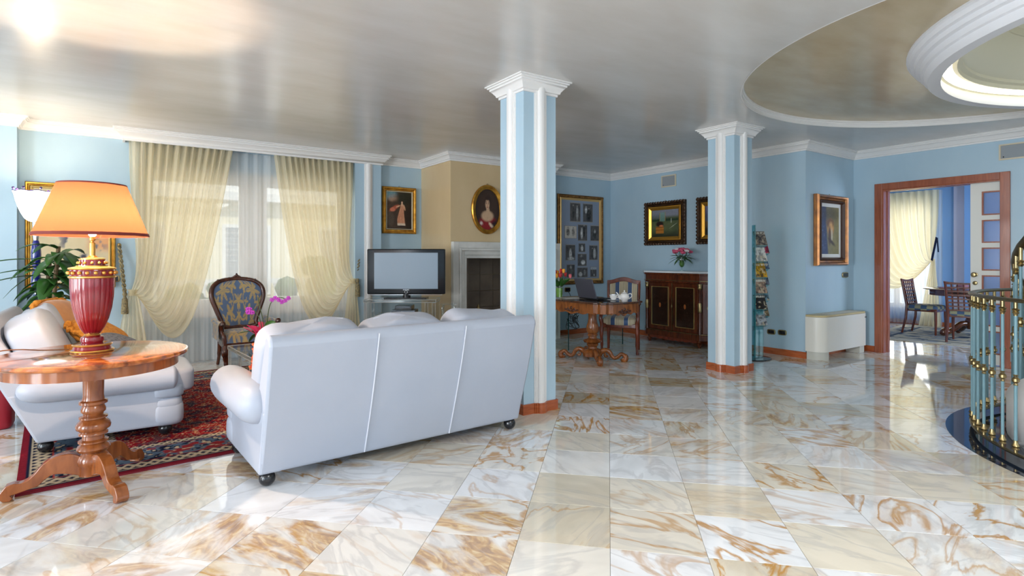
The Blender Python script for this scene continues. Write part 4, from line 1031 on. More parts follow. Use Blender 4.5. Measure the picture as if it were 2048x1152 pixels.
# ---- armchair with damask upholstery
def damask(u, v):
    """gold leaves on grey blue, mirrored about u = 0; u in -.5...5, v in 0..1"""
    x = np.abs(u)*2; c = np.tile(np.array(S(92, 112, 142)), (len(u), 1)); g = np.zeros(len(u))
    def leaf(cx, cy, r, n_, ph, k=.33):
        nonlocal g
        dx = x-cx; dy = v-cy; rr = np.sqrt(dx*dx+dy*dy*1.1); th = np.arctan2(dy, dx)
        lim = r*(1-k+k*np.cos(n_*th+ph)); rib = .5+.5*np.cos(n_*th*2+ph)
        g = np.maximum(g, smooth(1.06, .94, rr/np.maximum(lim, 1e-3))*np.where(rib > .12, 1, .5))
    leaf(.0, .58, .22, 6, 1.6); leaf(.62, .82, .30, 7, 2.4); leaf(.25, .93, .20, 5, 1); leaf(.42, .30, .22, 5, .5); leaf(.0, .22, .15, 6, 1.57); leaf(.9, .52, .2, 6, 0); leaf(.78, .10, .22, 5, 1.2); leaf(.0, .02, .14, 5, 1.57); leaf(.33, .55, .10, 4, .8)
    arcv = np.abs(np.sqrt((x-.25)**2+(v-.4)**2)-.27); g = np.maximum(g, smooth(.035, .022, arcv)*(v < .5)*.95)
    arcv = np.abs(np.sqrt((x-.5)**2+(v-.62)**2)-.30); g = np.maximum(g, smooth(.025, .014, arcv)*(x < .5)*.8)
    return mixc(c, S(186, 160, 108), g)
DAM = attr_mat('damask', .55, .3, bump=(300, .3, .002), sheen=.3)
def pad(name, fn, nu, nv, parent, cfn):
    b = MB(); b.grid(fn, nu, nv); o = b.build(name, DAM, parent, smooth=180)
    U, V = np.meshgrid(np.linspace(0, 1, nu+1), np.linspace(0, 1, nv+1)); set_cols(o, cfn(U.ravel(), V.ravel())); return o
ch = thing('carved_armchair', 'carved walnut armchair upholstered in blue and gold damask', 'armchair', (1.20, 7.04, 0), R(4)); ch.scale = (.94, .94, .95)
# local: +x right, +y to the back; front legs at y = -.27
bl = [(-.205, .475), (-.20, .52), (-.225, .60), (-.262, .70), (-.298, .80), (-.308, .88), (-.29, .955), (-.235, 1.01), (-.15, 1.04), (0, 1.055)]
loop = [Vector((x, 0, z)) for x, z in bl]+[Vector((-x, 0, z)) for x, z in reversed(bl[:-1])]+[Vector((.10, 0, .455)), Vector((0, 0, .46)), Vector((-.10, 0, .455))]
def lean_(p): return Vector((p.x, .24+.20*(p.z-.45)+.04*(1-(p.x/.3)**2), p.z))
lp = spline([tuple(lean_(p)) for p in loop]+[tuple(lean_(loop[0]))], 5)[:-1]
MB().tube(lp, .029, 10, closed=True).build('back_frame', WALNUT, ch, smooth=60)
def backpad(side):
    def fn(u, v):
        z = .475+(1.045-.475)*v
        wl = np.interp(z, [.475, .52, .60, .70, .80, .88, .955, 1.01, 1.045], [.19, .185, .205, .245, .28, .29, .265, .20, .11])
        x = (u-.5)*2*wl; q = lean_(Vector((x, 0, z)))
        return (q.x, q.y-.012-.032*(1-(2*u-1)**4)*math.sin(PI*min(.98, max(.02, v)))**.5*side, q.z)
    return fn
pad('back_pad', backpad(1), 70, 90, ch, lambda U, V: damask(U-.5, V*1.05))
MB().grid(backpad(-1), 30, 30).build('back_lining', DAM if False else M('lining_blue', S(92, 112, 142), .6), ch, smooth=180)
b = MB()
for k in range(26):   # carved crest
    s_ = (k-12.5)/12.5; q = lean_(Vector((s_*.20, 0, 1.062-.035*s_*s_)))
    b.sphere((q.x, q.y-.012, q.z+.012*math.cos(k*1.9)), (.018, .012, .014), 8, 6)
for dx, dz, r_ in ((0, .03, .022), (-.022, .018, .018), (.022, .018, .018), (0, .05, .013), (-.04, .01, .015), (.04, .01, .015)):
    q = lean_(Vector((dx, 0, 1.065+dz))); b.sphere((q.x, q.y-.015, q.z), (r_, .014, r_), 10, 6)
for s_ in (-1, 1):
    q = lean_(Vector((s_*.315, 0, .84))); b.sphere(q, (.018, .016, .03), 8, 6); q = lean_(Vector((s_*.215, 0, 1.045))); b.sphere(q, (.022, .012, .010), 8, 6)
b.build('carved_crest', WALNUT, ch)
def seatfn(u, v):
    wl = .255+.035*(1-v); x = (u-.5)*2*wl; y = -.30+.52*v
    ed = min(u, 1-u, v, 1-v)
    return (x, y+(-.02 if v == 0 else 0), .34+.11*min(1, ed*7)**.5+.02*math.sin(PI*u)*math.sin(PI*v))
pad('seat_pad', seatfn, 60, 60, ch, lambda U, V: damask(U-.5, 1-V*1.0))
MB().prism([(-.30, -.30), (-.15, -.325), (0, -.315), (.15, -.325), (.30, -.30), (.25, .24), (-.25, .24)], .27, .345).build('seat_rail', WALNUT, ch, smooth=0, bevel=.012)
for s_ in (-1, 1):
    # arm: padded panel with scrolled front post
    MB().tube(spline([(s_*.285, -.30, .33), (s_*.295, -.29, .42), (s_*.31, -.24, .47), (s_*.315, -.25, .54), (s_*.31, -.30, .575), (s_*.308, -.31, .55)], 5), [.024]*11+[.026]*10+[.030]*5, 10).build('arm_post', WALNUT, ch, smooth=60)
    def armfn(u, v, s_=s_):
        y = -.26+.48*u; a = PI*1.9*(v-.5)
        zc = .53+.02*u; r_ = .034
        if v < .25: return (s_*(.285-.0*u), y, .36+(zc-.36)*v/.25)
        if v > .75: return (s_*(.345-.03*u), y, zc-(zc-.36)*(v-.75)/.25)
        q = (v-.25)/.5; return (s_*(.315-.015*u-.032*math.cos(PI*q)), y, zc+.042*math.sin(PI*q))
    pad('arm_pad', armfn, 40, 40, ch, lambda U, V: damask((U-.5)*.9, V*1.6 % 1.0))
    MB().tube(spline([(s_*.27, -.275, .30), (s_*.285, -.295, .23), (s_*.27, -.28, .13), (s_*.275, -.30, .05), (s_*.285, -.325, .015)], 5), [.038]*4+[.040]*3+[.032]*3+[.026]*3+[.020]*3+[.018]*3+[.022]*2, 10).build('leg', WALNUT, ch, smooth=60)
    MB().tube(spline([(s_*.23, .23, .30), (s_*.23, .26, .15), (s_*.235, .32, .01)], 4), [.026]*5+[.02]*4, 8).build('leg', WALNUT, ch, smooth=60)

# ---- acrylic coffee table with orchid
ACR = glassy('acrylic', (.90, .92, .92), .6, .05)
ACE = sheer('acrylic_edge', S(226, 228, 226), .45, .5)
def edges(parent, x0, x1, y0, y1, z0, z1, w_=.006):
    b = MB()
    for x in (x0, x1):
        for y in (y0, y1): b.bar((x, y, z0), (x, y, z1), w_)
        for z in (z0, z1): b.bar((x, y0, z), (x, y1, z), w_)
    for y in (y0, y1):
        for z in (z0, z1): b.bar((x0, y, z), (x1, y, z), w_)
    return b.build('polished_edge', ACE, parent, smooth=0)
ct = thing('acrylic_table', 'clear acrylic coffee table in front of the damask armchair', 'table', (1.30, 5.46, .012), R(4))
MB().box(-.42, .42, -.42, .42, .38, .41).build('top', ACR, ct, smooth=0, bevel=.003); edges(ct, -.42, .42, -.42, .42, .38, .41)
for sx in (-1, 1):
    for sy in (-1, 1):
        MB().box(sx*.37-.045, sx*.37+.045, sy*.37-.045, sy*.37+.045, 0, .379).build('leg', ACR, ct, smooth=0, bevel=.003); edges(ct, sx*.37-.045, sx*.37+.045, sy*.37-.045, sy*.37+.045, .004, .377)
PINK = M('pink_wrap', S(226, 66, 110), .5, var=(9, S(200, 40, 86))); ORCH = M('orchid_petal', S(190, 62, 190), .5, var=(14, S(150, 40, 150)))
LEAF = M('leaf_green', S(58, 104, 40), .35, var=(5, S(36, 76, 28)), spec=.4)
oc = thing('orchid', 'purple orchid in a pink wrapped pot on the acrylic table', 'plant', (1.10, 5.46, .423), CAMYAW)
MB().lathe([(.0, 0), (.055, 0), (.075, .12), (.078, .15), (.07, .15), (.068, .12), (.0, .12)], 28, flute=lambda a, z: 1+.05*math.sin(a*9)*(z > .1)).build('pot_wrap', PINK, oc)
b = MB()
for k in range(16):
    a = k*2*PI/16+.2*rng.rand(); L_ = .10+.07*rng.rand(); z_ = .16+.05*rng.rand()
    p0 = Vector((.06*math.cos(a), .06*math.sin(a), .13)); p1 = Vector((L_*math.cos(a), L_*math.sin(a), z_+.02)); sd = Vector((-math.sin(a), math.cos(a), 0))*.028
    b.add([p0-sd*.5, p0+sd*.5, p1+sd, p1+Vector((math.cos(a), math.sin(a), .3))*.03, p1-sd], [(0, 1, 2, 3, 4)])
b.build('wrap_ruffle', PINK, oc, smooth=0, solid=.002)
def leaf_mesh(b, p0, d, up, L_, w_, droop=.3, n_=8):
    p0 = Vector(p0); d = Vector(d).normalized(); up = Vector(up); sd = d.cross(up)
    if sd.length < 1e-4: sd = Vector((1, 0, 0))
    sd.normalize(); vs = []
    for i in range(n_+1):
        t_ = i/n_; wv = w_*math.sin(PI*min(1, t_*.92+.06))**.8*(1 if t_ < .99 else .05)
        c_ = p0+d*(L_*t_)+Vector((0, 0, -droop*L_*t_*t_))
        nrm = Vector((0, 0, 1)); vs += [c_-sd*wv+nrm*wv*.25, c_, c_+sd*wv+nrm*wv*.25]
    fs = []
    for i in range(n_): fs += [(i*3, i*3+1, i*3+4, i*3+3), (i*3+1, i*3+2, i*3+5, i*3+4)]
    b.add(vs, fs)
for d, L_, w_, dr_ in (((.6, 0, .8), .16, .045, .1), ((-1, -.2, .35), .24, .03, .3), ((-.7, .3, .1), .20, .035, .6), ((.5, .8, .3), .2, .04, .4)):
    b = MB(); leaf_mesh(b, (0, 0, .14), d, (0, 0, 1) if abs(d[2]) < .7 else (0, 1, 0), L_, w_, dr_); b.build('leaf', LEAF, oc, solid=.003)
STEM = M('stem_green', S(70, 84, 50), .5)
stems = [spline([(0, 0, .13), (-.02, 0, .28), (-.05, 0, .40), (-.06, 0, .47)], 5), spline([(.01, .02, .13), (.02, .02, .30), (.05, .02, .42), (.12, .02, .47), (.19, .02, .45)], 5), spline([(-.01, -.01, .13), (-.04, -.01, .27), (-.09, -.01, .35), (-.15, -.01, .36)], 5)]
for s_ in stems: MB().tube(s_, .004, 6).build('stem', STEM, oc)
fpos = [(.06+.03*k, .02, .445+.018*math.sin(k*1.5)) for k in range(6)]+[(-.15+.022*(k % 3), -.01, .335+.028*(k//3)) for k in range(5)]
for q in fpos:
    b = MB()
    for k in range(5):
        a = k*2*PI/5+.3+q[0]*9; b.sphere((q[0]+.013*math.cos(a), q[1]-.004+.004*math.sin(k*2+q[0]*40), q[2]+.013*math.sin(a)), (.0095, .003, .0095), 8, 5)
    b.sphere((q[0], q[1]-.008, q[2]), .006, 6, 4); b.build('flower', ORCH, oc)

# ---- red cushion on the sofa arm side
RC_ = M('red_orange_fringe', S(206, 70, 48), .8, var=(40, S(226, 150, 90)), bump=(80, .8, .01))
cz = thing('fringed_cushion', 'red and orange fringed cushion on the white sofa by its arm', 'cushion', (.725, 3.60, .45), R(-78))
b = MB(); b.m = Matrix.Rotation(R(-12), 4, 'X'); b.squad((0, .0, .13), (.15, .05, .13), .6, .5, 28, 16); b.build('pad', RC_, cz, smooth=180)
b = MB()
for k in range(140):
    s_ = k/140*4; q = s_ % 1*.28-.14
    p = {0: (q, .13-.125), 1: (.145, .13+q*.9), 2: (-q, .13+.125), 3: (-.145, .13-q*.9)}[int(s_)]
    d = Vector((p[0], 0, p[1]-.13)).normalized()*.022
    b.bar((p[0], 0, p[1]), (p[0]+d.x+.008*rng.randn(), .01*rng.randn(), p[1]+d.z), .012)
b.m = Matrix(); o = b.build('fringe', RC_, cz); o['kind'] = 'stuff'

# ---- cushions on the two seat sofa
ORC = M('ochre_velvet', S(196, 132, 60), .75, sheen=.5, var=(12, S(170, 104, 36))); FRG = M('ochre_fringe', S(170, 106, 30), .85, var=(40, S(206, 140, 50)), bump=(90, .8, .01)); FUR = M('grey_fur', S(120, 124, 132), .9, var=(50, S(70, 74, 84)), bump=(120, 1, .01))
def fcushion(label, loc, rz, tilt, r_, m1, m2, fringe=True, name='fringed_cushion'):
    t = thing(name, label, 'cushion', loc, rz)
    b = MB(); b.m = Matrix.Translation((0, 0, r_[2])) @ Matrix.Rotation(R(tilt), 4, 'X'); b.squad((0, 0, 0), r_, .75, .45, 32, 16); b.build('pad', m1, t, smooth=180)
    if fringe:
        b2 = MB(); b2.m = b.m.copy(); e_ = []
        for k in range(64):
            a = 2*PI*k/64; sp = lambda x, e: math.copysign(abs(x)**e, x)
            e_.append((r_[0]*1.02*sp(math.cos(a), .45), .012*math.sin(k*2.4), r_[2]*1.02*sp(math.sin(a), .45)))
        b2.tube(e_, [.018+.005*math.sin(k*1.7) for k in range(64)], 8, closed=True).build('fringe', m2, t)
    return t
fcushion('ochre cushion with fringed border leaning on the two seat sofa', (-.36, 5.62, .50), R(62), -30, (.22, .085, .22), ORC, FRG)
fcushion('tawny fringed cushion lying in front of the ochre cushion', (-.12, 5.30, .475), R(70), -58, (.20, .07, .19), FRG, FRG)
fcushion('grey fur cushion on the seat of the two seat sofa', (-.02, 4.98, .465), R(70), -68, (.17, .06, .15), FUR, FUR, False, 'fur_cushion')

# ---- dracaena behind the two seat sofa
pl_ = thing('dracaena', 'tall green dracaena plant standing between floor lamp and window', 'plant', (-.50, 6.66, .0115))
MB().lathe([(.0, 0), (.13, 0), (.17, .26), (.18, .30), (.165, .30), (.15, .27), (.0, .27)], 28).build('pot', M('pot_grey', S(110, 116, 126), .5), pl_)
canes = [[(-.04, 0, .27), (-.05, 0, .8), (-.03, 0, 1.2)], [(.05, .02, .27), (.06, .03, .6), (.05, .03, .85)], [(0, -.05, .27), (.01, -.05, .9), (.04, -.05, 1.35)]]
for cpts in canes: MB().tube(spline(cpts, 5), .017, 8).build('cane', M('cane_brown', S(120, 96, 66), .7, bump=(60, .5, .01)), pl_)
cn_ = 0
for ci, cpts in enumerate(canes):
    top = Vector(cpts[-1])
    for k in range((26, 18, 24)[ci]):
        a = k*2.4+ci; el = .9-1.0*((k*7) % 10)/10; L_ = .26+.14*rng.rand(); zb = top.z-.45*rng.rand()
        b = MB(); leaf_mesh(b, (top.x, top.y, zb), (math.cos(a), math.sin(a), el), (0, 0, 1), L_, .036+.016*rng.rand(), .55+.3*rng.rand(), 7)
        b.build('leaf', LEAF, pl_, solid=.0015)
for d, z_, L_ in (((-.9, .25, .12), 1.22, .62), ((-.85, -.15, .05), 1.08, .5), ((-.8, -.3, .15), 1.12, .42)):
    b = MB(); leaf_mesh(b, (-.03, 0, z_), d, (0, 0, 1), L_, .03, .25, 10); b.build('leaf', LEAF, pl_, solid=.0015)

# ---- red bin at the left edge
bn = thing('waste_bin', 'dark red waste bin on the floor at the left edge', 'bin', (-.80, 5.55, 0))
b = MB(); w_ = .13
b.squad((0, 0, .16), (.15, .13, .16), .12, .35, 40, 12); b.build('body', M('red_plastic', S(150, 26, 40), .4), bn, smooth=50)
MB().tube([(.15*math.copysign(abs(math.cos(a))**.35, math.cos(a)), .13*math.copysign(abs(math.sin(a))**.35, math.sin(a)), .315) for a in np.linspace(0, 2*PI, 60)[:-1]], .008, 6, closed=True).build('rim', M('red_rim', S(120, 18, 30), .4), bn)

# ---- television on its acrylic stand
tv = thing('television', 'flat screen television with glossy black frame on the acrylic stand', 'television', (3.045, 6.64, .735), CAMYAW)
MB().box(-.497, .497, -.04, .03, .057, .633).build('bezel', M('tv_gloss_black', (.01, .01, .012), .12, spec=.3), tv, smooth=30, bevel=.012)
TVS = M('tv_screen', S(96, 112, 126), .30, spec=.6, emis=((.30, .38, .46), .16))  # grey tone and faint glow stand in for reflections on the switched-off screen
MB().box(-.405, .405, -.0445, -.036, .125, .585).build('screen', TVS, tv, smooth=0)
MB().box(-.46, .46, -.038, .03, .045, .054).build('lower_trim', CHROME, tv, smooth=0, bevel=.003)
SIL = M('silver_print', S(200, 204, 210), .3, .6)
MB().tube([(.018*math.cos(a), -.042, .085+.018*math.sin(a)) for a in np.linspace(0, 2*PI, 25)[:-1]], .0035, 6, closed=True).build('power_ring', SIL, tv)
def text(body, size, mat, parent, loc, name, rot=(R(90), 0, 0), ext=.0006):
    cu = bpy.data.curves.new(name, 'FONT'); cu.body = body; cu.size = size; cu.extrude = ext; cu.align_x = 'CENTER'; cu.align_y = 'CENTER'
    cu.materials.append(mat); o = bpy.data.objects.new(name, cu); C.objects.link(o); bpy.context.view_layer.update()
    me = bpy.data.meshes.new_from_object(o.evaluated_get(bpy.context.evaluated_depsgraph_get())); bpy.data.objects.remove(o)
    o = bpy.data.objects.new(name, me); C.objects.link(o); o.parent = parent; o.location = loc; o.rotation_euler = rot; return o
text('SAMSUNG', .017, SIL, tv, (0, -.0415, .112), 'logo')
MB().lathe([(.05, .0), (.05, .06)], 20).build('neck', BLACK, tv); MB().box(-.27, .27, -.12, .12, .0, .018).build('foot', BLACK, tv, smooth=0, bevel=.006)
ACD = glassy('acrylic_stand', (.86, .88, .88), .45, .05)
sd = thing('television_stand', 'clear acrylic television stand with a lower shelf', 'stand', (3.045, 6.64, 0), CAMYAW)
MB().box(-.50, .40, -.22, .22, .70, .734).build('top', ACD, sd, smooth=0, bevel=.003); edges(sd, -.50, .40, -.22, .22, .70, .733)
MB().box(-.36, .30, -.22, .22, .52, .535).build('shelf', ACD, sd, smooth=0); edges(sd, -.36, .30, -.22, .22, .52, .535, .004); MB().box(-.36, .30, -.22, .22, .12, .135).build('shelf', ACD, sd, smooth=0)
for x in (-.475, -.385, .285, .375):
    MB().box(x-.018, x+.018, -.22, .22, 0, .699).build('upright', ACD, sd, smooth=0); edges(sd, x-.018, x+.018, -.22, .22, .003, .697, .004)
TGRY = M('player_grey', S(96, 106, 116), .35, .3)
dv = thing('video_player', 'grey video player on the shelf below the television', 'player', (3.045, 6.60, .536), CAMYAW)
MB().box(-.19, .11, -.14, .14, .006, .062).build('case', TGRY, dv, smooth=0, bevel=.003); MB().box(-.18, -.06, -.1415, -.14, .038, .05).box(-.06, .02, -.1415, -.14, .008, .024).build('slot', BLACK, dv, smooth=0)
MB().box(-.15, -.13, -.1, .1, 0, .006).box(.06, .08, -.1, .1, 0, .006).build('foot', BLACK, dv, smooth=0)
dv2 = thing('decoder_box', 'black decoder box stacked on the grey video player', 'decoder', (3.045, 6.60, .5985), CAMYAW)
MB().box(-.14, .065, -.13, .12, .004, .055).build('case', BLACK, dv2, smooth=0, bevel=.003); MB().box(-.13, .05, -.1315, -.13, .034, .046).build('display', TGRY, dv2, smooth=0); MB().box(-.12, -.1, -.1, .1, 0, .004).box(.03, .05, -.1, .1, 0, .004).build('foot', BLACKM, dv2, smooth=0)
st_ = thing('acrylic_side_table', 'small acrylic table with arched legs beside the fireplace', 'side table', (3.51, 6.37, 0), CAMYAW)
for x in (-.075, .075):
    for y in (-.075, .075):
        MB().tube([(x, y, 0), (x, y, .58), (x, y, .62), (x*.8, y*.8, .655)], [.011, .011, .016, .009], 10).build('leg', ACD, st_)
MB().box(-.10, .10, -.10, .10, .655, .667).build('top', ACD, st_, smooth=0); MB().box(-.085, .085, -.085, .085, .40, .41).build('shelf', ACD, st_, smooth=0)

# ================================================================== STUDY CORNER
# ---- board of old photographs
SLATE = M('board_blue_grey', S(138, 150, 170), .5)
WALLB = -.0
pb_ = thing('photo_board', 'tall gilt frame holding a board of black and white photographs', 'picture frame', (6.364, 7.015, 1.558))
fwd, fht = 1.014, 1.478
def ring_mesh(prof_, ww, hh):
    b = MB(); n_ = len(prof_); vs = []
    for sx, sz in ((-1, -1), (1, -1), (1, 1), (-1, 1)):
        for d, y in prof_: vs.append((sx*(ww/2+d), y, sz*(hh/2+d)))
    return b.add(vs, [((i*n_+k), (i*n_+k+1), ((i+1) % 4)*n_+k+1, ((i+1) % 4)*n_+k) for i in range(4) for k in range(n_-1)])
ring_mesh([(0, 0), (0, -.02), (-.02, -.034), (-.045, -.03), (-.05, -.022)], fwd, fht).build('frame', GOLDB, pb_, smooth=30)
ring_mesh([(-.05, -.022), (-.06, -.03), (-.075, -.026), (-.078, -.012), (-.098, -.008)], fwd, fht).build('inner_frame', M('pale_gilt', S(222, 184, 122), .3, .7), pb_, smooth=30)
b = MB()
for L_, hor in ((fwd, 1), (fht, 0)):
    for s_ in (-1, 1):
        nb_ = int(L_/.032)
        for k in range(nb_):
            q = -L_/2+(k+.5)*L_/nb_
            c_ = (q, -.033, s_*(fht/2-.027)) if hor else (s_*(fwd/2-.027), -.033, q)
            b.sphere(c_, (.013, .008, .013), 6, 4)
o = b.build('carved_beading', GOLDB, pb_); o['kind'] = 'stuff'
MB().box(-fwd/2+.09, fwd/2-.09, -.010, -.002, -fht/2+.09, fht/2-.09).build('board', SLATE, pb_, smooth=0)
PH = [(6.126, 6.352, 1.849, 2.172), (6.413, 6.629, 1.85, 2.17), (6.007, 6.266, 1.575, 1.785), (6.301, 6.504, 1.538, 1.814), (6.581, 6.776, 1.54, 1.807), (6.03, 6.237, 1.213, 1.476),
      (6.317, 6.458, 1.351, 1.499), (6.555, 6.743, 1.217, 1.473), (6.294, 6.491, 1.116, 1.327), (6.055, 6.226, .931, 1.15), (6.284, 6.514, .929, 1.097), (6.579, 6.718, .932, 1.106)]
FIG = [((-.2, .0, .13, .38, 60), (.18, -.05, .12, .4, 190)), ((-.2, .15, .14, .2, 225), (.1, -.1, .3, .36, 28)), ((-.22, .0, .16, .34, 70), (.22, .0, .14, .32, 60)), ((-.1, -.05, .14, .36, 225), (.15, .05, .13, .4, 22)),
       ((0, -.05, .2, .34, 40), (.0, .1, .12, .12, 190)), ((.0, -.1, .16, .36, 225), (.05, -.38, .4, .12, 220)), ((0, -.1, .22, .3, 230), (0, .2, .12, .12, 200)), ((-.15, -.05, .14, .36, 60), (.12, -.05, .2, .36, 190)),
       ((.1, -.2, .26, .2, 232), (-.1, .3, .14, .1, 150)), ((.05, -.05, .18, .3, 110), (.0, .28, .14, .12, 180)), ((-.2, -.2, .2, .26, 220), (.2, -.05, .12, .3, 150)), ((.1, -.3, .12, .1, 200), (-.2, .1, .1, .2, 120))]
def photo_art(i):
    def fn(U, V):
        n = fbm(U*7+i*3, V*7, 30+i); c = mixc(S(54, 56, 64), S(112, 108, 104), n)
        if i == 2: c = mixc(S(206, 200, 190), S(180, 172, 162), n)
        if i == 11: c = mixc(c, S(170, 176, 184), smooth(.2, .25, V))
        for cx_, cy_, rx, ry, g in FIG[i]:
            c = mixc(c, S(g, g, g), np.clip(blob(U, V, cx_, cy_, rx*.85, ry*.85, .4)*(.1+1.3*fbm(U*11, V*11, 200+i)), 0, 1)); c = mixc(c, S(170, 164, 158), blob(U, V, cx_, cy_+ry*.95, .055, .05, .4)*.8); c = mixc(c, S(36, 36, 40), blob(U, V, cx_, cy_+ry*.95+.05, .06, .025, .4)*.8)
        c = c*(.8+.4*fbm(U*24, V*24, 60+i))[:, None]
        e_ = np.maximum(np.abs(U), np.abs(V)); return np.where((e_ > .47)[:, None], S(150, 146, 142), c)
    return fn
for i, (x0, x1, z0, z1) in enumerate(PH):
    cx_, cz_ = (x0+x1)/2-6.364, (z0+z1)/2-1.558
    ph = print_plane('photograph', x1-x0, z1-z0, 30, 36, photo_art(i), PRINT, pb_, (cx_, -.0135, cz_))
    MB().box(cx_-(x1-x0)/2, cx_+(x1-x0)/2, -.0132, -.010, cz_-(z1-z0)/2, cz_+(z1-z0)/2).build('card', BLACKM, ph, smooth=0)

# ---- paintings on the cabinet wall (rz = -90: local x runs towards -y, local -y towards -x)
def art_field(U, V):
    n = fbm(U*5, V*5, 41); c = mixc(S(62, 74, 52), S(96, 104, 70), n)
    c = mixc(c, S(126, 128, 140), smooth(.18, .32, V)); c = mixc(c, S(96, 100, 104), blob(U, V, -.3, .24, .3, .1, .5)*.6); c = mixc(c, S(34, 56, 40), smooth(.06, .1, V)*smooth(.22, .16, V+.06*fbm(U*12, V*3, 43)))
    c = mixc(c, S(30, 30, 26), smooth(-.2, -.5, V)*.8)
    c = mixc(c, S(176, 112, 44), ((np.abs(U+.2) < .15) & (np.abs(V+.24) < .13))*1.0); 
    for k in (-.33, -.24, -.15): c = mixc(c, S(110, 64, 24), ((np.abs(U+.2) < .15) & (np.abs(V-k) < .006))*1.0)
    c = mixc(c, S(110, 150, 140), ((np.abs(U+.10) < .10) & (np.abs(V-.24) < .17))*.7); c = mixc(c, S(170, 130, 60), ((np.abs(np.abs(U+.10)-.10) < .008) & (np.abs(V-.24) < .17))*1.0)
    c = mixc(c, S(40, 26, 22), blob(U, V, -.2, -.02, .14, .1, .3)); c = mixc(c, S(206, 120, 80), blob(U, V, -.15, -.09, .07, .03, .3)); c = mixc(c, S(214, 216, 206), blob(U, V, .22, .09, .01, .08, .3)); c = mixc(c, S(190, 200, 170), blob(U, V, .3, -.1, .16, .006, .4, .6))
    return c*(.8+.4*fbm(U*30, V*30, 44))[:, None]
def art_dusk(U, V):
    n = fbm(U*5, V*5, 51); c = mixc(S(112, 108, 142), S(76, 84, 110), smooth(.5, .1, V)); c = mixc(c, S(96, 78, 56), smooth(.06, -.02, V+.06*n)); c = mixc(c, S(34, 34, 30), smooth(-.1, -.35, V)); c = mixc(c, S(70, 84, 60), blob(U, V, .2, .0, .3, .1, .5)); c = mixc(c, S(190, 190, 180), blob(U, V, -.25, -.36, .05, .02, .4))
    return c*(.8+.4*fbm(U*30, V*30, 54))[:, None]
RZC = R(-90)
INN = M('inner_gilt', S(196, 142, 56), .3, .75)
picture('dark framed landscape painting with a chest of drawers above the cabinet', .788, .682, .075, (7.066, 5.826, 1.798), RZC, art_field, 64, DGOLD, inner=(.055, INN), depth=.05, carved=.05)
picture('dark framed dusk landscape half hidden behind the pillar', .788, .682, .075, (7.066, 4.834, 1.798), RZC, art_dusk, 64, DGOLD, inner=(.055, INN), depth=.05, carved=.05)
# ---- framed head study on the short wall
def art_head(U, V):
    n = fbm(U*4, V*6, 71); c = mixc(S(118, 112, 76), S(150, 140, 96), n)
    c = mixc(c, S(46, 60, 96), smooth(-.10, -.22, U+.25*(V < .1)*np.maximum(0, .1-V)*-.6+.05*n)); c = mixc(c, S(78, 96, 132), smooth(.56, .66, fbm(U*22, V*26, 72))*smooth(-.12, -.2, U))
    c = mixc(c, S(60, 52, 40), blob(U, V, -.0, .36, .5, .16, .7)*.7); c = mixc(c, S(196, 140, 80), blob(U, V, .05, .06, .17, .17, .35)); c = mixc(c, S(112, 80, 52), blob(U, V, .02, .16, .20, .10, .4)); c = mixc(c, S(206, 158, 100), blob(U, V, .06, .08, .10, .10, .5))
    c = mixc(c, S(90, 70, 56), blob(U, V, .0, -.12, .07, .2, .4)); c = mixc(c, S(196, 186, 160), blob(U, V, .12, -.1, .04, .14, .4)); c = mixc(c, S(70, 60, 54), blob(U, V, .10, -.24, .2, .04, .5, -.4))
    return c*(.8+.4*fbm(U*30, V*30, 74))[:, None]
picture('gold and brown framed study of a bowed head above the heater', .785, .91, .075, (7.643, 3.65, 1.61), 0, art_head, 60, M('brown_gilt', S(112, 70, 40), .3, .5, var=(10, S(160, 104, 50))), inner=(.03, M('deep_brown', S(70, 40, 26), .3)), mat_w=.045, matc=M('mount_white', S(214, 212, 206), .6), depth=.07)

# ---- wall grilles
def grille(label, loc, rz, wd, ht):
    t = thing('wall_grille', label, 'grille', loc, rz)
    ring_mesh([(0, 0), (0, -.014), (-.016, -.018), (-.018, -.006)], wd, ht).build('frame', M('grille_cream', S(216, 204, 178), .5), t, smooth=30)
    MB().box(-wd/2+.017, wd/2-.017, -.009, -.002, -ht/2+.017, ht/2-.017).build('mesh_panel', M('grille_grey', S(150, 156, 160), .6, bump=(400, .6, .002)), t, smooth=0)
    MB().sphere((-wd/2+.04, -.010, -ht/2+.035), (.007, .003, .007), 8, 5).build('badge', BLACKM, t)
grille('small grey wall grille high above the landscape painting', (7.069, 5.762, 2.452), RZC, .28, .184)
grille('grey wall grille high above the door casing at the right edge', (8.329, 1.93, 2.458), RZC, .36, .18)
plate('light_switch', 'brass light switch below the framed head study', (8.08, 3.654, 1.025), 0, .17, .075)
plate('wall_socket', 'brass wall socket nearest the magazine rack', (7.069, 4.099, .286), RZC, .115, .07)
plate('wall_socket', 'brass wall socket nearest the wall corner beside the heater', (7.069, 3.952, .292), RZC, .115, .07)
plate('wall_socket', 'brass wall socket with white plugs behind the glass desk', (5.90, 7.019, .735), 0, .13, .08)
plate('wall_socket', 'brass wall socket right of the white plugs behind the glass desk', (6.08, 7.019, .735), 0, .13, .08)
for k, z_ in enumerate((.80, .725)):
    q = thing('plug', ('white plug in the upper row behind the glass desk', 'white plug in the lower row behind the glass desk')[k], 'plug', (5.865+.0*k, 7.0, z_))
    MB().box(-.03, .03, -.045, .0, -.024, .024).build('body', DW, q, smooth=0, bevel=.006); MB().tube([(0, -.045, 0), (0, -.06, -.01), (.0, -.06, -.06)], .005, 6).build('lead', BLACKM, q)

# ---- marble topped cabinet
cab = thing('cabinet', 'dark inlaid wooden cabinet with white marble top and brass mounts', 'cabinet', (7.052, 5.35, 0), RZC)
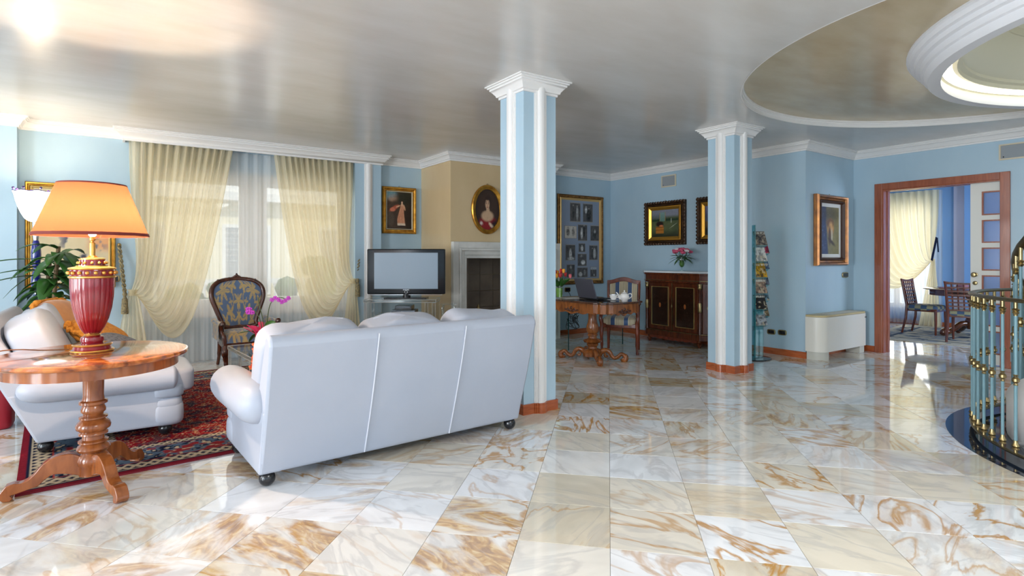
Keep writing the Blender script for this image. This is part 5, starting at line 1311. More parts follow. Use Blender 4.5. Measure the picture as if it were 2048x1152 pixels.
# local: x along the wall (to the right in view = -y world), y = 0 at the wall, front at y = -.435
def plan(g=0, d=.435): return [(-.71-g, 0), (-.71-g, -.2-g*.4), (-.48-g*.4, -d-g), (.48+g*.4, -d-g), (.71+g, -.2-g*.4), (.71+g, 0)]
FRET = wood('fret_red', S(140, 66, 40), S(96, 40, 24), .4, .3, 4, (1, 1, 3))
MB().prism(plan(-.035), .16, .90).build('body', MAHOG, cab, smooth=0, bevel=.004)
MB().prism(plan(0), .10, .185).build('plinth', MAHOG, cab, smooth=0, bevel=.006)
MB().prism(plan(.005), .90, .925).prism(plan(.0), .925, 1.01).prism(plan(.02), 1.01, 1.035).build('cornice', MAHOG, cab, smooth=0, bevel=.004)
MB().prism(plan(.03), 1.036, 1.062).build('marble_top', M('marble_white', S(232, 236, 240), .15, var=(4, S(214, 220, 226))), cab, smooth=0, bevel=.006)
pth = [(p[0], p[1]) for p in plan(.0)]
for z_ in (.187, .926):
    MB().mold([(x, y) for x, y in plan(-.01)], [(0, 0), (.012, 0), (.012, .007), (0, .007)], z_, side=1).build('brass_band', BRASS, cab)
for s_ in (-1, 1):
    dx = s_*.222
    d_ = MB().box(dx-.215, dx+.215, -.418, -.401, .20, .89).build('door', MAHOG, cab, smooth=0, bevel=.004)
    MB().box(dx-.15, dx+.15, -.4205, -.417, .265, .825).build('veneer_panel', wood('burr_dark', S(62, 34, 22), S(38, 20, 14), .2, .6, 4, (1, 1, 1)), d_, smooth=0)
    MB().box(dx-.160, dx-.148, -.426, -.417, .26, .83).box(dx+.148, dx+.160, -.426, -.417, .26, .83).box(dx-.156, dx+.156, -.424, -.417, .825, .833).box(dx-.156, dx+.156, -.424, -.417, .257, .265).build('brass_bead', M('polished_brass', S(226, 196, 130), .3, .9), d_, smooth=0)
    MB().sphere((dx, -.420, .56), (.02, .003, .036), 16, 8).build('oval_inlay', M('inlay_amber', S(186, 106, 54), .3), d_)
    c_ = MB().lathe([(.026, .19), (.026, .21), (.02, .23), (.024, .5), (.02, .82), (.026, .84), (.026, .89)], 16, (s_*.468, -.415, 0)).build('column', MAHOG, cab)
    MB().lathe([(.022, .81), (.032, .83), (.026, .85), (.034, .875), (.034, .89)], 14, (s_*.468, -.415, 0)).build('brass_capital', BRASS, c_); MB().lathe([(.022, .49), (.03, .52), (.026, .56), (.03, .60), (.022, .63)], 14, (s_*.468, -.415, 0)).build('brass_band_mount', BRASS, c_)
    w0, w1 = Vector((s_*.50, -.395)), Vector((s_*.67, -.215)); nr_ = Vector((s_*.7, -.72)).normalized()*.012
    poly = [w0, w1, w1+nr_, w0+nr_]
    if s_ < 0: poly = poly[::-1]
    wd_ = MB().prism([tuple(p) for p in poly], .20, .89).build('wing_door', MAHOG, cab, smooth=0, bevel=.003)
    k_ = (w0*.75+w1*.25)+nr_; MB().sphere((k_.x, k_.y, .56), (.01, .01, .028), 8, 6).build('keyhole', BRASS, wd_)
MB().bar((0, -.423, .2), (0, -.423, .89), .010, .008).build('centre_bead', BRASS, cab); MB().sphere((-.0, -.43, .55), (.012, .008, .03), 10, 6).build('escutcheon', BRASS, cab)
for x, y in ((-.44, -.39), (.44, -.39), (-.66, -.08), (.66, -.08)):
    MB().lathe([(.0, 0), (.018, 0), (.02, .012), (.034, .04), (.036, .055), (.022, .075), (.028, .085), (.028, .10), (.0, .10)], 16, (x, y, 0)).build('foot', MAHOG, cab)
# fretted apron
pts = [(-.42, .10)]+[(-.42+.84*k/28, .075-.012*abs(math.sin(k*PI/4))-.012*(1-abs(k-14)/14)) for k in range(29)]+[(.42, .10)]
MB().yprism(pts, -.42, -.41).build('fretted_apron', FRET, cab, smooth=0)
# ---- flowers in a glass vase
GLS = glassy('clear_glass', (.90, .95, .94), .35, .02)
vs_ = thing('flower_vase', 'footed glass vase of pink flowers on the marble topped cabinet', 'vase', (6.80, 5.31, 1.063), CAMYAW)
MB().lathe([(.045, 0), (.045, .006), (.012, .014), (.010, .045), (.03, .07), (.062, .13), (.07, .17), (.06, .205), (.056, .215)], 28).build('bowl', GLS, vs_)
MB().sphere((0, 0, .11), (.036, .036, .055), 12, 8).build('stems', M('stem_mass', S(96, 140, 52), .5, var=(20, S(60, 100, 36))), vs_)
PK = M('pink_petal', S(232, 110, 140), .6, var=(20, S(206, 70, 110)))
for k in range(16):
    a = k*2.4; r_ = .115*math.sqrt((k+.3)/16); p = (r_*math.cos(a)*1.15, r_*math.sin(a), .235+.085*math.sqrt(max(0, 1-(r_/.12)**2))+.006*rng.rand())
    b = MB()
    for q in range(7): b.sphere((p[0]+.02*math.cos(q*.9), p[1]+.02*math.sin(q*.9), p[2]+.008*(q % 2)), (.02, .02, .016), 7, 5)
    b.sphere(p, .02, 8, 6); MB().tube(bez((.1*p[0], .1*p[1], .10), (.3*p[0], .3*p[1], .17), (.8*p[0], .8*p[1], .22), (p[0], p[1], p[2]-.008), 5), .003, 5).build('stem', LEAF, vs_); b.build('flower', PK if k % 6 != 4 else M('white_petal', S(236, 224, 226), .6), vs_)
for k in range(16):
    a = k*2.4+.5; b = MB(); leaf_mesh(b, (.015*math.cos(a), .015*math.sin(a), .20), (math.cos(a), math.sin(a), .45-.35*(k % 3)), (0, 0, 1), .13+.03*(k % 4), .02, .3, 5); b.build('leaf', LEAF, vs_, solid=.001)

# ---- carved desk
OAK = wood('desk_walnut', S(160, 96, 48), S(106, 58, 26), .25, .3, 3, (1, 1, 4)); OAKT = wood('desk_top_dark', S(92, 56, 38), S(60, 34, 22), .1, .8, 3, (4, 1, 1))
dk = thing('carved_desk', 'carved walnut pedestal desk with scrolled feet holding the laptop', 'desk', (4.83, 5.105, 0))
def desk_plan(x, y, c_):
    P_ = []
    for sx, sy, q in ((1, 1, 0), (-1, 1, 1), (-1, -1, 2), (1, -1, 3)):
        pts = [(x, y-c_*1.6), (x-c_*.35, y-c_*1.25), (x-c_*.3, y-c_*.75), (x-c_*.75, y-c_*.3), (x-c_*1.25, y-c_*.35), (x-c_*1.6, y)]
        pts = [(sx*a_, sy*b__) for a_, b__ in pts]
        if q in (1, 3): pts = pts[::-1]
        P_ += pts
    return P_
MB().prism(desk_plan(.375, .565, .10), .722, .745).build('desk_top', OAKT, dk, smooth=0, bevel=.006)
MB().prism(desk_plan(.345, .535, .10), .61, .721).build('apron', OAK, dk, smooth=20, bevel=.004)
for (L_, hor) in ((.42, 1), (.80, 0)):      # shaped lower edge and carving on each side
    for s_ in (-1, 1):
        n_ = 24; prf = [(-L_/2, .62)]+[(-L_/2+L_*k/n_, .612-.022*(1-abs(2*k/n_-1))-.010*math.cos(k*PI/3)) for k in range(n_+1)]+[(L_/2, .62)]
        b = MB()
        if hor: b.yprism(prf, s_*.525-.008, s_*.525+.008)
        else: b.xprism(prf, s_*.335-.008, s_*.335+.008)
        b.build('carved_edge', OAK, dk, smooth=0)
        b = MB()
        for k in range(13):
            q = (k-6)/6; zz = .635+.025*(1-abs(q))*math.cos(k*2.1); rr = .018-.006*abs(q)
            b.sphere((q*L_*.22, s_*.537, zz) if hor else (s_*.347, q*L_*.14, zz), (rr, .010, rr) if hor else (.010, rr, rr), 8, 6)
        b.build('carved_rosette', WALNUT, dk)
MB().lathe([(.0, .61), (.13, .61), (.13, .585), (.055, .575), (.052, .56), (.05, .51), (.058, .46), (.075, .41), (.078, .37), (.065, .335), (.052, .32), (.062, .312), (.062, .30), (.05, .292), (.052, .265), (.10, .25), (.115, .235), (.10, .215), (.06, .205), (.072, .195), (.072, .18), (.055, .165), (.058, .14), (.11, .125), (.125, .11), (.115, .09), (.0, .09)], 36, flute=lambda a, z: 1+(.05*math.sin(a*12) if (.21 < z < .262 or .09 < z < .13) else 0)).build('turned_column', OAK, dk, smooth=50)
MB().lathe([(.0, .04), (.11, .045), (.115, .09), (.0, .092)], 24, flute=lambda a, z: 1+.05*math.cos(a*8)).build('hub', OAK, dk)
for (fx, fy) in ((-.215, .315), (.22, -.315), (-.22, -.36), (.22, .36)):
    a = math.atan2(fy, fx); L_ = math.hypot(fx, fy)
    b = MB(); b.m = Matrix.Rotation(a, 4, 'Z')
    pts = spline([(.08, 0, .075), (.13, 0, .115), (.175, 0, .125), (.215, 0, .10), (.24, 0, .055), (.275, 0, .035), (.315, 0, .055), (.345, 0, .085), (L_-.015, 0, .085), (L_+.02, 0, .06), (L_+.02, 0, .03), (L_, 0, .022), (L_-.015, 0, .04)], 4)
    n_ = len(pts); b.tube(pts, [.034-.012*math.sin(PI*k/n_)+(.006 if k > n_*.7 else 0) for k in range(n_)], 10)
    b.tube(spline([(.16, 0, .09), (.15, 0, .06), (.17, 0, .045), (.185, 0, .06)], 4), .014, 8)
    b.build('scroll_foot', OAK, dk, smooth=60)
# ---- things on the desk
lt = thing('laptop', 'open grey laptop standing on the carved desk', 'laptop', (4.73, 5.08, .7455), R(84))
# local: hinge along x, screen tilts back to -y ... keyboard deck towards -y world(+a)
LG = M('laptop_grey', S(92, 92, 104), .35, .4)
MB().box(-.18, .18, -.245, .0, .004, .024).build('deck', BLACK, lt, smooth=0, bevel=.004)
b = MB(); b.m = Matrix.Translation((0, .0, .022)) @ Matrix.Rotation(R(-17), 4, 'X'); b.box(-.18, .18, -.004, .010, 0, .245); ld = b.build('lid', LG, lt, smooth=0, bevel=.004)
b2 = MB(); b2.m = b.m.copy(); b2.box(-.165, .165, -.0055, -.004, .015, .23); b2.build('screen', BLACK, ld, smooth=0)
for x in range(-6, 7): MB().box(x*.025-.010, x*.025+.010, -.13, -.03, .024, .0255).build('key_row', BLACKM, lt, smooth=0)
CHINA = M('white_china', S(238, 236, 234), .12, spec=.6, coat=.4)
SILV = M('silver_rim', S(190, 190, 194), .25, .9)
cu_ = thing('tea_cup', 'white china cup with silver rim on its saucer on the desk', 'cup', (4.80, 4.72, .763), CAMYAW)
MB().lathe([(.0, .0), (.024, .0), (.026, .006), (.038, .02), (.044, .045), (.046, .062), (.043, .062), (.040, .045), (.033, .022), (.0, .012)], 28).build('bowl', CHINA, cu_); MB().tube(spline([(.042, 0, .052), (.066, 0, .056), (.07, 0, .036), (.04, 0, .02)], 5), .005, 8).build('handle', CHINA, cu_); MB().lathe([(.0465, .056), (.0475, .06), (.0465, .064), (.043, .063)], 28).build('rim', SILV, cu_)
sc_ = thing('saucer', 'white china saucer with scalloped silver edge under the cup', 'saucer', (4.80, 4.72, .7455), CAMYAW)
MB().lathe([(.0, .004), (.03, .004), (.034, .0), (.036, .004), (.075, .014), (.076, .018), (.034, .012), (.0, .011)], 32, flute=lambda a, z: 1+(.03*math.sin(a*10) if z > .013 else 0)).build('dish', CHINA, sc_); MB().tube([(.0765*math.cos(a)*(1+.03*math.sin(a*10)), .0765*math.sin(a)*(1+.03*math.sin(a*10)), .0165) for a in np.linspace(0, 2*PI, 61)[:-1]], .0018, 5, closed=True).build('rim', SILV, sc_)
tp = thing('teapot', 'small white china teapot at the desk edge beside the cup', 'teapot', (4.915, 4.655, .7455), CAMYAW)
MB().lathe([(.0, 0), (.034, 0), (.036, .005), (.052, .028), (.058, .05), (.05, .075), (.036, .09), (.0, .09)], 28).build('body', CHINA, tp)
MB().lathe([(.036, .089), (.03, .098), (.012, .106), (.006, .112), (.009, .12), (.006, .127), (.0, .128)], 24).build('lid', CHINA, tp); MB().lathe([(.0375, .088), (.038, .091), (.035, .093)], 24).build('rim', SILV, tp)
MB().tube(spline([(-.045, 0, .03), (-.07, 0, .05), (-.08, 0, .085), (-.098, 0, .105)], 5), [.016, .015, .014, .013, .012, .011, .010, .0095, .009, .0085, .008, .0075, .007, .0065, .006, .006], 10).build('spout', CHINA, tp)
MB().tube(spline([(.04, 0, .08), (.075, 0, .088), (.085, 0, .055), (.05, 0, .025)], 5), .006, 8).build('handle', CHINA, tp)
vt = thing('tulip_vase', 'glass vase of red and yellow tulips on the desk beside the pillar', 'vase', (4.57, 5.43, .7455), CAMYAW)
MB().lathe([(.0, .002), (.042, .002), (.045, .02), (.05, .13), (.052, .16), (.050, .16), (.047, .13), (.042, .02), (.0, .012)], 28).build('glass', GLS, vt)
MB().lathe([(.0, .012), (.036, .02), (.040, .09), (.042, .13), (.0, .13)], 20).build('stems', M('tulip_stems', S(150, 190, 80), .5, var=(30, S(110, 160, 50))), vt)
TC = [S(200, 40, 40), S(230, 150, 40), S(214, 60, 66), S(236, 120, 130), S(190, 30, 40), S(240, 170, 60)]
TCM = [M('tulip_petal', c_, .5, var=(16, tuple(.6*v for v in c_))) for c_ in TC]
for k in range(10):
    a = k*2.4; r_ = .02+.012*k*.6; p = Vector((r_*math.cos(a)*1.1, r_*math.sin(a), .30+.03*math.cos(k*1.3)))
    if k == 9: p = Vector((.135, -.02, .265))
    st__ = MB().tube(bez((.2*p.x, .2*p.y, .12), (.4*p.x, .4*p.y, .22), (p.x, p.y, p.z-.06), p, 6), .004, 5).build('stem', LEAF, vt)
    b = MB(); b.sphere((p.x, p.y, p.z+.012), (.018, .018, .026), 10, 7)
    for q in range(5): b.sphere((p.x+.010*math.cos(q*1.26), p.y+.010*math.sin(q*1.26), p.z+.02), (.011, .011, .024), 7, 6)
    b.build('bloom', TCM[k % 6], st__)
for k in range(14):
    a = k*2.4+.8; b = MB(); leaf_mesh(b, (.02*math.cos(a), .02*math.sin(a), .14), (math.cos(a)*.6, math.sin(a)*.6, .9), (0, 1, 0), .17+.03*(k % 3), .018, .35, 6); b.build('leaf', LEAF, vt, solid=.001)
t = thing('paper_sheets', 'few white paper sheets lying on the desk behind the laptop', 'papers', (4.80, 5.42, .7455), R(80))
for k in range(3): MB().box(-.15+.01*k, .06+.01*k, -.105, .19-.02*k, .0006+k*.0012, .0014+k*.0012).build('sheet', DW, t, smooth=0)

# ---- striped armchair
STRIPE = M('striped_silk', S(206, 190, 154), .45, sheen=.3)
nt = STRIPE.node_tree; N = nt.nodes; L = nt.links; p_ = N['Principled BSDF']
tc = N.new('ShaderNodeTexCoord'); sx_ = N.new('ShaderNodeSeparateXYZ'); L.new(tc.outputs['Object'], sx_.inputs[0])
mm = N.new('ShaderNodeMath'); mm.operation = 'MULTIPLY_ADD'; mm.inputs[1].default_value = 1/.17; mm.inputs[2].default_value = 10.5; L.new(sx_.outputs['X'], mm.inputs[0])
fr = N.new('ShaderNodeMath'); fr.operation = 'FRACT'; L.new(mm.outputs[0], fr.inputs[0])
cr = N.new('ShaderNodeValToRGB'); cr.color_ramp.interpolation = 'CONSTANT'; e = cr.color_ramp.elements
cream_, dk_, bl_ = (*S(210, 198, 166), 1), (*S(110, 96, 84), 1), (*S(52, 82, 126), 1)
e[0].position = 0; e[0].color = bl_; e[1].position = .17; e[1].color = cream_
for q in np.linspace(.26, .76, 6):
    a_ = e.new(q); a_.color = dk_; a_ = e.new(q+.04); a_.color = cream_
a_ = e.new(.85); a_.color = bl_
L.new(fr.outputs[0], cr.inputs[0]); L.new(cr.outputs[0], p_.inputs['Base Color'])
REDW = wood('chair_redwood', S(122, 52, 26), S(76, 30, 15), .25, .3, 3, (1, 1, 5))
sa = thing('striped_armchair', 'reddish wood armchair with blue and cream striped seat at the desk', 'armchair', (5.57, 5.33, 0), CAMYAW-R(19))
# back frame: outline with a gently arched top rail
zb = lambda z: .20+.13*(z-.45)
b = MB()
def bent(poly, y_of): return poly
for s_ in (-1, 1):
    MB().tube([(s_*.205, .22, 0), (s_*.20, .21, .25), (s_*.198, zb(.45), .45), (s_*.205, zb(.7), .7), (s_*.21, zb(.93), .93)], [.018, .022, .024, .020, .018], 8).build('rear_leg', REDW, sa)
    MB().tube(spline([(s_*.235, -.23, .63), (s_*.23, -.215, .55), (s_*.24, -.235, .46), (s_*.225, -.225, .38), (s_*.23, -.23, .25), (s_*.225, -.225, .12), (s_*.23, -.23, 0)], 4), [.018]*4+[.024]*5+[.026]*4+[.024]*4+[.02]*4+[.016]*4, 10).build('front_leg', REDW, sa, smooth=60)
    MB().tube(spline([(s_*.235, -.25, .63), (s_*.245, -.12, .645), (s_*.235, .05, .64), (s_*.21, zb(.68)-.01, .68)], 5), .017, 8).build('arm', REDW, sa)
top = [(x, .945+.045*math.cos(x/.21*PI/2)**2) for x in np.linspace(-.225, .225, 15)]+[(x, .885+.045*math.cos(x/.21*PI/2)**2) for x in np.linspace(.225, -.225, 15)]
b = MB(); b.m = Matrix.Translation((0, zb(.92), 0)); b.yprism(top, -.016, .016); b.build('top_rail', REDW, sa, smooth=30, bevel=.006)
b = MB(); b.m = Matrix.Translation((0, zb(.55), 0)); b.box(-.20, .20, -.014, .014, .52, .565); b.build('lower_rail', REDW, sa, smooth=0, bevel=.005)
def bp(u, v):
    x = (u-.5)*.37; z = .57+(.325+.04*math.cos(x/.21*PI/2)**2)*v
    return (x, zb(z)-.012-.022*math.sin(PI*u)**.4*math.sin(PI*v)**.4, z)
MB().grid(bp, 24, 24).build('back_pad', STRIPE, sa, smooth=180)
MB().grid(lambda u, v: (bp(u, v)[0], zb(bp(u, v)[2])+.012, bp(u, v)[2]), 8, 8).build('back_lining', STRIPE, sa, smooth=180)
MB().prism([(-.235, -.24), (.235, -.24), (.205, .20), (-.205, .20)], .34, .40).build('seat_rail', REDW, sa, smooth=0, bevel=.008)
MB().squad((0, -.02, .415), (.225, .225, .07), .5, .25, 40, 16).build('seat_pad', STRIPE, sa, smooth=180)

# ---- glass desk behind with its cables
GRG = glassy('green_glass', (.92, .97, .96), .3, .02); GRE = M('glass_edge', S(16, 60, 60), .1)
gd = thing('glass_desk', 'low bent glass console with dark green edges near the photo board', 'console', (5.02, 5.78, 0))
MB().box(0, 1.05, 0, .62, .54, .552).build('top', GRG, gd, smooth=0); MB().box(-.001, 1.051, -.004, 0, .539, .553).box(-.004, 0, -.004, .62, .539, .553).build('edge', GRE, gd, smooth=0)
MB().box(.0, .012, .0, .62, .0, .539).build('side', GRG, gd, smooth=0); MB().box(1.038, 1.05, .0, .62, .0, .539).build('side', GRG, gd, smooth=0)
MB().box(-.001, .013, -.005, 0, .0, .539).box(1.037, 1.051, -.005, 0, .0, .539).build('side_edge', GRE, gd, smooth=0)
cb = thing('cable_tangle', 'tangle of thin black cables hanging below the glass console', 'cables', (5.80, 6.66, 0))
for k in range(5):
    pts = [Vector((-.12+.09*k, -.05, .535))]
    for q in range(8): pts.append(Vector((-.10+.26*rng.rand()+.02*k, -.12+.2*rng.rand(), .50-.045*q+.05*rng.randn())))
    pts += [Vector((.12, .12, .42)), Vector((.10+.18*(k % 2), .27, .60)), Vector((.10+.18*(k % 2), .34, .715))]
    MB().tube(spline(pts, 5), .0045, 5).build('cable', BLACKM, cb)

# ---- magazine rack
rk = thing('magazine_rack', 'standing glass magazine rack on a dark round base behind the pillar', 'magazine rack', (6.53, 4.06, 0), CAMYAW+R(6))
MB().lathe([(.0, 0), (.235, 0), (.24, .006), (.235, .014), (.0, .018)], 48).build('base', M('smoked_glass', S(18, 26, 34), .06, spec=.7), rk)
TEAL = glassy('teal_glass', (.50, .80, .84), .4, .03); TEE = M('teal_edge', S(10, 110, 116), .15)
MB().box(-.006, .006, -.10, .10, .018, 1.66).build('spine', TEAL, rk, smooth=0); MB().box(-.0065, .0065, -.106, -.10, .018, 1.66).build('spine_edge', TEE, rk, smooth=0)
MB().box(.012, .14, -.052, -.044, .018, .62).build('front_panel', TEAL, rk, smooth=0)
MAG = [('white and grey', S(150, 140, 130)), ('pink', S(190, 60, 96)), ('white', S(226, 226, 222)), ('blue and red', S(90, 120, 160)), ('yellow', S(220, 170, 50)), ('grey', S(110, 120, 140)), ('multicoloured', S(190, 160, 140)), ('pale blue', S(120, 160, 180)), ('black', S(40, 38, 40)), ('brown', S(140, 120, 90)), ('silver', S(170, 176, 182))]
def mag_art(i, c0):
    def fn(U, V):
        n = fbm(U*5+i*7, V*5, 90+i); c = mixc(np.array(c0)*.45, c0, smooth(.35, .6, n)*1.0); c = mixc(c, S(40, 44, 56), smooth(.52, .6, fbm(U*4, V*6, 130+i))*(V < .22)*.8); c = mixc(c, S(214, 200, 170), smooth(.56, .62, fbm(U*6+5, V*6, 150+i))*(V < .15)*.7); c = mixc(c, S(230, 226, 214), ((V > .30) & (V < .42))*(fbm(U*30, V*3, 170+i) > .42)*.85)
        return c
    return fn
for i, (nm, c0) in enumerate(MAG):
    side = i % 2; z_ = 1.44-i*.099; y_ = -.085 if side == 0 else .045
    sh = MB(); sh.m = Matrix.Translation((.085, y_+.008, z_-.04)) @ Matrix.Rotation(R(-24), 4, 'X'); sh.box(-.07+.10*side, .08+.10*side, -.03, .03, -.004, 0).build('shelf', TEAL, rk, smooth=0)
    q = thing('magazine', '%s magazine, %s from the top of the glass rack' % (nm, ('first', 'second', 'third', 'fourth', 'fifth', 'sixth', 'seventh', 'eighth', 'ninth', 'tenth', 'eleventh')[i]), 'magazine', (6.53, 4.06, 0), CAMYAW+R(6), 'magazines in the glass rack')
    b = MB(); b.m = Matrix.Translation((.085, y_, z_)) @ Matrix.Rotation(R(-24), 4, 'X'); b.box(-.068+.10*side, .078+.10*side, -.008, .008, -.034, .155); bd = b.build('pages', DW, q, smooth=0)
    cv = print_plane('cover', .146+.01*side, .189, 20, 24, mag_art(i, c0), PRINT, q, (0, 0, 0)); cv.matrix_local = b.m @ Matrix.Translation((.005+.10*side, -.0085, .0605))

# ---- fan coil heater
HW = M('heater_cream', S(226, 222, 212), .3); HT_ = M('heater_grille', S(196, 178, 132), .4); HF = M('heater_foot', S(196, 194, 184), .5)
he = thing('fan_coil_heater', 'cream floor standing fan coil heater below the framed head', 'heater', (7.63, 3.645, 0))
def hplan(g): 
    pts = [(-.59-g, 0)]
    for k in range(9): a = PI+PI/2*k/8; pts.append((-.59-g+.13+.13*math.cos(a)-0, -.215-g+.13+.13*math.sin(a)))
    for k in range(9): a = -PI/2+PI/2*k/8; pts.append((.565+g-.05+.05*math.cos(a), -.215-g+.05+.05*math.sin(a)))
    return pts+[(.565+g, 0)]
MB().prism(hplan(0), .10, .525).build('body', HW, he, smooth=40); MB().prism(hplan(-.004), .526, .55).build('top_cover', HT_, he, smooth=40, bevel=.004)
for k in range(5): MB().box(-.36, .48, -.185+k*.032, -.172+k*.032, .55, .553).build('slat', HF, he, smooth=0)
MB().box(.50, .55, -.2165, -.215, .465, .482).build('badge', TGRY, he, smooth=0)
MB().prism([(-.575, -.01)]+[(-.575+.115+.115*math.cos(PI+PI/2*k/6), -.085+.115*math.sin(PI+PI/2*k/6)) for k in range(7)]+[(-.42, -.2), (-.42, -.01)], 0, .099).build('foot', HF, he, smooth=40); MB().box(.42, .545, -.19, -.01, 0, .099).build('foot', HF, he, smooth=0, bevel=.006)
# ---- red mark on the floor behind the pillar
tag(MB().squad((0, 0, .006), (.022, .012, .006), .6, .6, 12, 6).build('fallen_petal', TCM[0]), 'tiny dark red petal on the floor behind the pillar', 'petal').location = (3.13, 4.06, 0)

# ================================================================== DINING ROOM
w2 = thing('window_2', 'white framed dining room window behind the cream drape', 'window', (12.62, 4.735, 0), kind='structure')
MB().box(-.04, .04, -.70, .70, .30, .38).box(-.04, .04, -.70, .70, 2.22, 2.30).box(-.04, .04, -.70, -.63, .38, 2.22).box(-.04, .04, .63, .70, .38, 2.22).box(-.04, .04, -.05, .05, .38, 2.22).build('window_frame', WF, w2, smooth=0)
for y0, y1 in ((-.63, -.05), (.05, .63)): MB().box(-.004, .004, y0, y1, .38, 2.22).build('pane', PANE, w2, smooth=0)
DDR = sheer('dining_drape', S(250, 240, 208), .10, .6)
dd = thing('drape', 'pale cream drape in the dining room beyond the door', 'curtain', (0, 0, 0))
def dfn(u, v):
    # u 0 at the tie (right, y = 4.0), 1 at the far left
    y0 = 3.95+1.40*u; s = u**1.1
    P0 = Vector((0, y0, 2.50)); P1 = Vector((0, y0-.10*s, 2.5-(.8+.9*s))); P2 = Vector((0, 4.05+.75*s, 1.35-1.25*s)); P3 = Vector((0, 4.03+.04*u, 1.22-.04*u)); k = 1-v
    p = P0*k**3+P1*3*k*k*v+P2*3*k*v*v+P3*v**3; ph = u*2*PI*12; amp = .03*(1-v)**.7+.02*math.sin(PI*v)
    return (12.27+amp*math.sin(ph)-.03*v, p.y, p.z+.01*math.sin(ph)*v*(1-v)*2)
MB().grid(dfn, 240, 50).build('swag', DDR, dd, smooth=180)
MB().grid(lambda u, v: (12.24+(.012+.03*v)*math.sin(u*2*PI*5), 4.03+(u-.5)*(.05+.30*v)+.05*v, 1.24-1.23*v), 60, 24).build('tail', DDR, dd, smooth=180)
MB().grid(lambda u, v: (12.36+.012*math.sin(u*2*PI*22), 3.93+1.45*u, 2.5-2.48*v), 200, 10).build('sheer_lining', SHEER, dd, smooth=180)
NAVY = M('navy_ribbon', S(22, 30, 62), .5)
tbk = thing('tieback', 'dark navy ribbon tieback on the dining room drape', 'tieback', (12.22, 4.03, 0))
MB().add([(0, -.075, 1.62), (.0, -.045, 1.64), (0, .03, 1.22), (0, .0, 1.20)], [(0, 1, 2, 3)]).add([(0.02, -.07, 1.62), (.02, -.05, 1.62), (.02, -.07, 1.36), (.02, -.09, 1.36)], [(0, 1, 2, 3)]).build('ribbon', NAVY, tbk, smooth=0, solid=.008)
# pilaster with pale strips on the dining wall
pq = thing('pilaster', 'blue pilaster with pale strips on the dining room wall', 'pilaster', (12.45, 3.40, 0), kind='structure')
MB().box(-.12, 0, -.16, .20, 0, H).build('shaft', DINEB, pq, smooth=0); MB().box(-.145, -.12, -.04, .06, 0, H).build('moulded_strip', M('lilac_white', S(226, 226, 236), .4), pq, smooth=0, bevel=.01)
MB().box(-.03, 0, .22, .38, 0, H).build('pale_band', M('lilac_band', S(206, 206, 226), .4), pq, smooth=0)
struct(MB().box(12.434, 12.45, .2, 5.8, 0, .08).build('baseboard_dining', SKIRT, smooth=0), 'wood baseboard of the dining room far wall', 'baseboard')
# dining rug
def drug(U, V):
    x = U*2.5; y = V*2.5; n = fbm(x*6, y*6, 120); c = mixc(S(196, 186, 164), S(150, 152, 152), smooth(.45, .55, n)); c = mixc(c, S(62, 78, 100), smooth(.56, .62, fbm(x*9, y*9, 122)))
    e_ = 1.25-np.maximum(np.abs(x), np.abs(y)); c = np.where(((e_ > .3) & (e_ < .36))[:, None], S(70, 82, 100), c); c = np.where((e_ < .10)[:, None], S(206, 196, 176), c); return c
dg = thing('dining_rug', 'cream and slate patterned rug under the dining table', 'rug', (11.10, 3.10, 0), R(6))
print_plane('pile', 2.5, 2.5, 130, 130, drug, RUGM, dg, (0, 0, .009), flat=True); MB().box(-1.25, 1.25, -1.25, 1.25, .0005, .0085).build('backing', M('dining_rug_edge', S(190, 180, 160), .9), dg, smooth=0)
# dining table
DTW = wood('dining_walnut', S(110, 62, 34), S(70, 36, 20), .15, .7, 3, (3, 3, 1))
dt = thing('dining_table', 'dark round pedestal dining table beyond the door', 'table', (11.17, 3.13, .01))
MB().lathe([(.0, .735), (.64, .735), (.66, .742), (.66, .755), (.64, .762), (.0, .762)], 64).build('table_top', DTW, dt); MB().lathe([(.56, .65), (.58, .65), (.58, .735), (.56, .735), (.56, .65)], 64).build('apron', DTW, dt)
MB().lathe([(.0, .66), (.16, .66), (.10, .60), (.07, .45), (.11, .30), (.13, .22), (.10, .12), (.0, .12)], 28).build('turned_column', DTW, dt)
for k in range(4):
    b = MB(); b.m = Matrix.Rotation(R(45+k*90), 4, 'Z'); b.tube(spline([(.06, 0, .20), (.18, 0, .20), (.28, 0, .12), (.36, 0, .07), (.42, 0, .08), (.44, 0, .055), (.41, 0, .05)], 4), [.045]*8+[.04]*8+[.05]*9, 10); b.build('scroll_leg', DTW, dt, smooth=60)
# chairs with pierced lattice backs
CHW = wood('lattice_redwood', S(126, 62, 40), S(92, 42, 26), .25, .5, 4, (1, 1, 6)); CHK = M('check_seat', S(90, 112, 140), .7)
nt = CHK.node_tree; N = nt.nodes; L = nt.links; ck = N.new('ShaderNodeTexChecker'); ck.inputs['Scale'].default_value = 12; ck.inputs[1].default_value = (*S(76, 100, 130), 1); ck.inputs[2].default_value = (*S(176, 170, 132), 1)
tc = N.new('ShaderNodeTexCoord'); L.new(tc.outputs['Object'], ck.inputs['Vector']); L.new(ck.outputs[0], N['Principled BSDF'].inputs['Base Color'])
lc = thing('lattice_chair', 'lattice back dining chair seen side on before the dining drape', 'chair', (11.02, 3.73, .01), R(0), 'lattice back dining chairs')
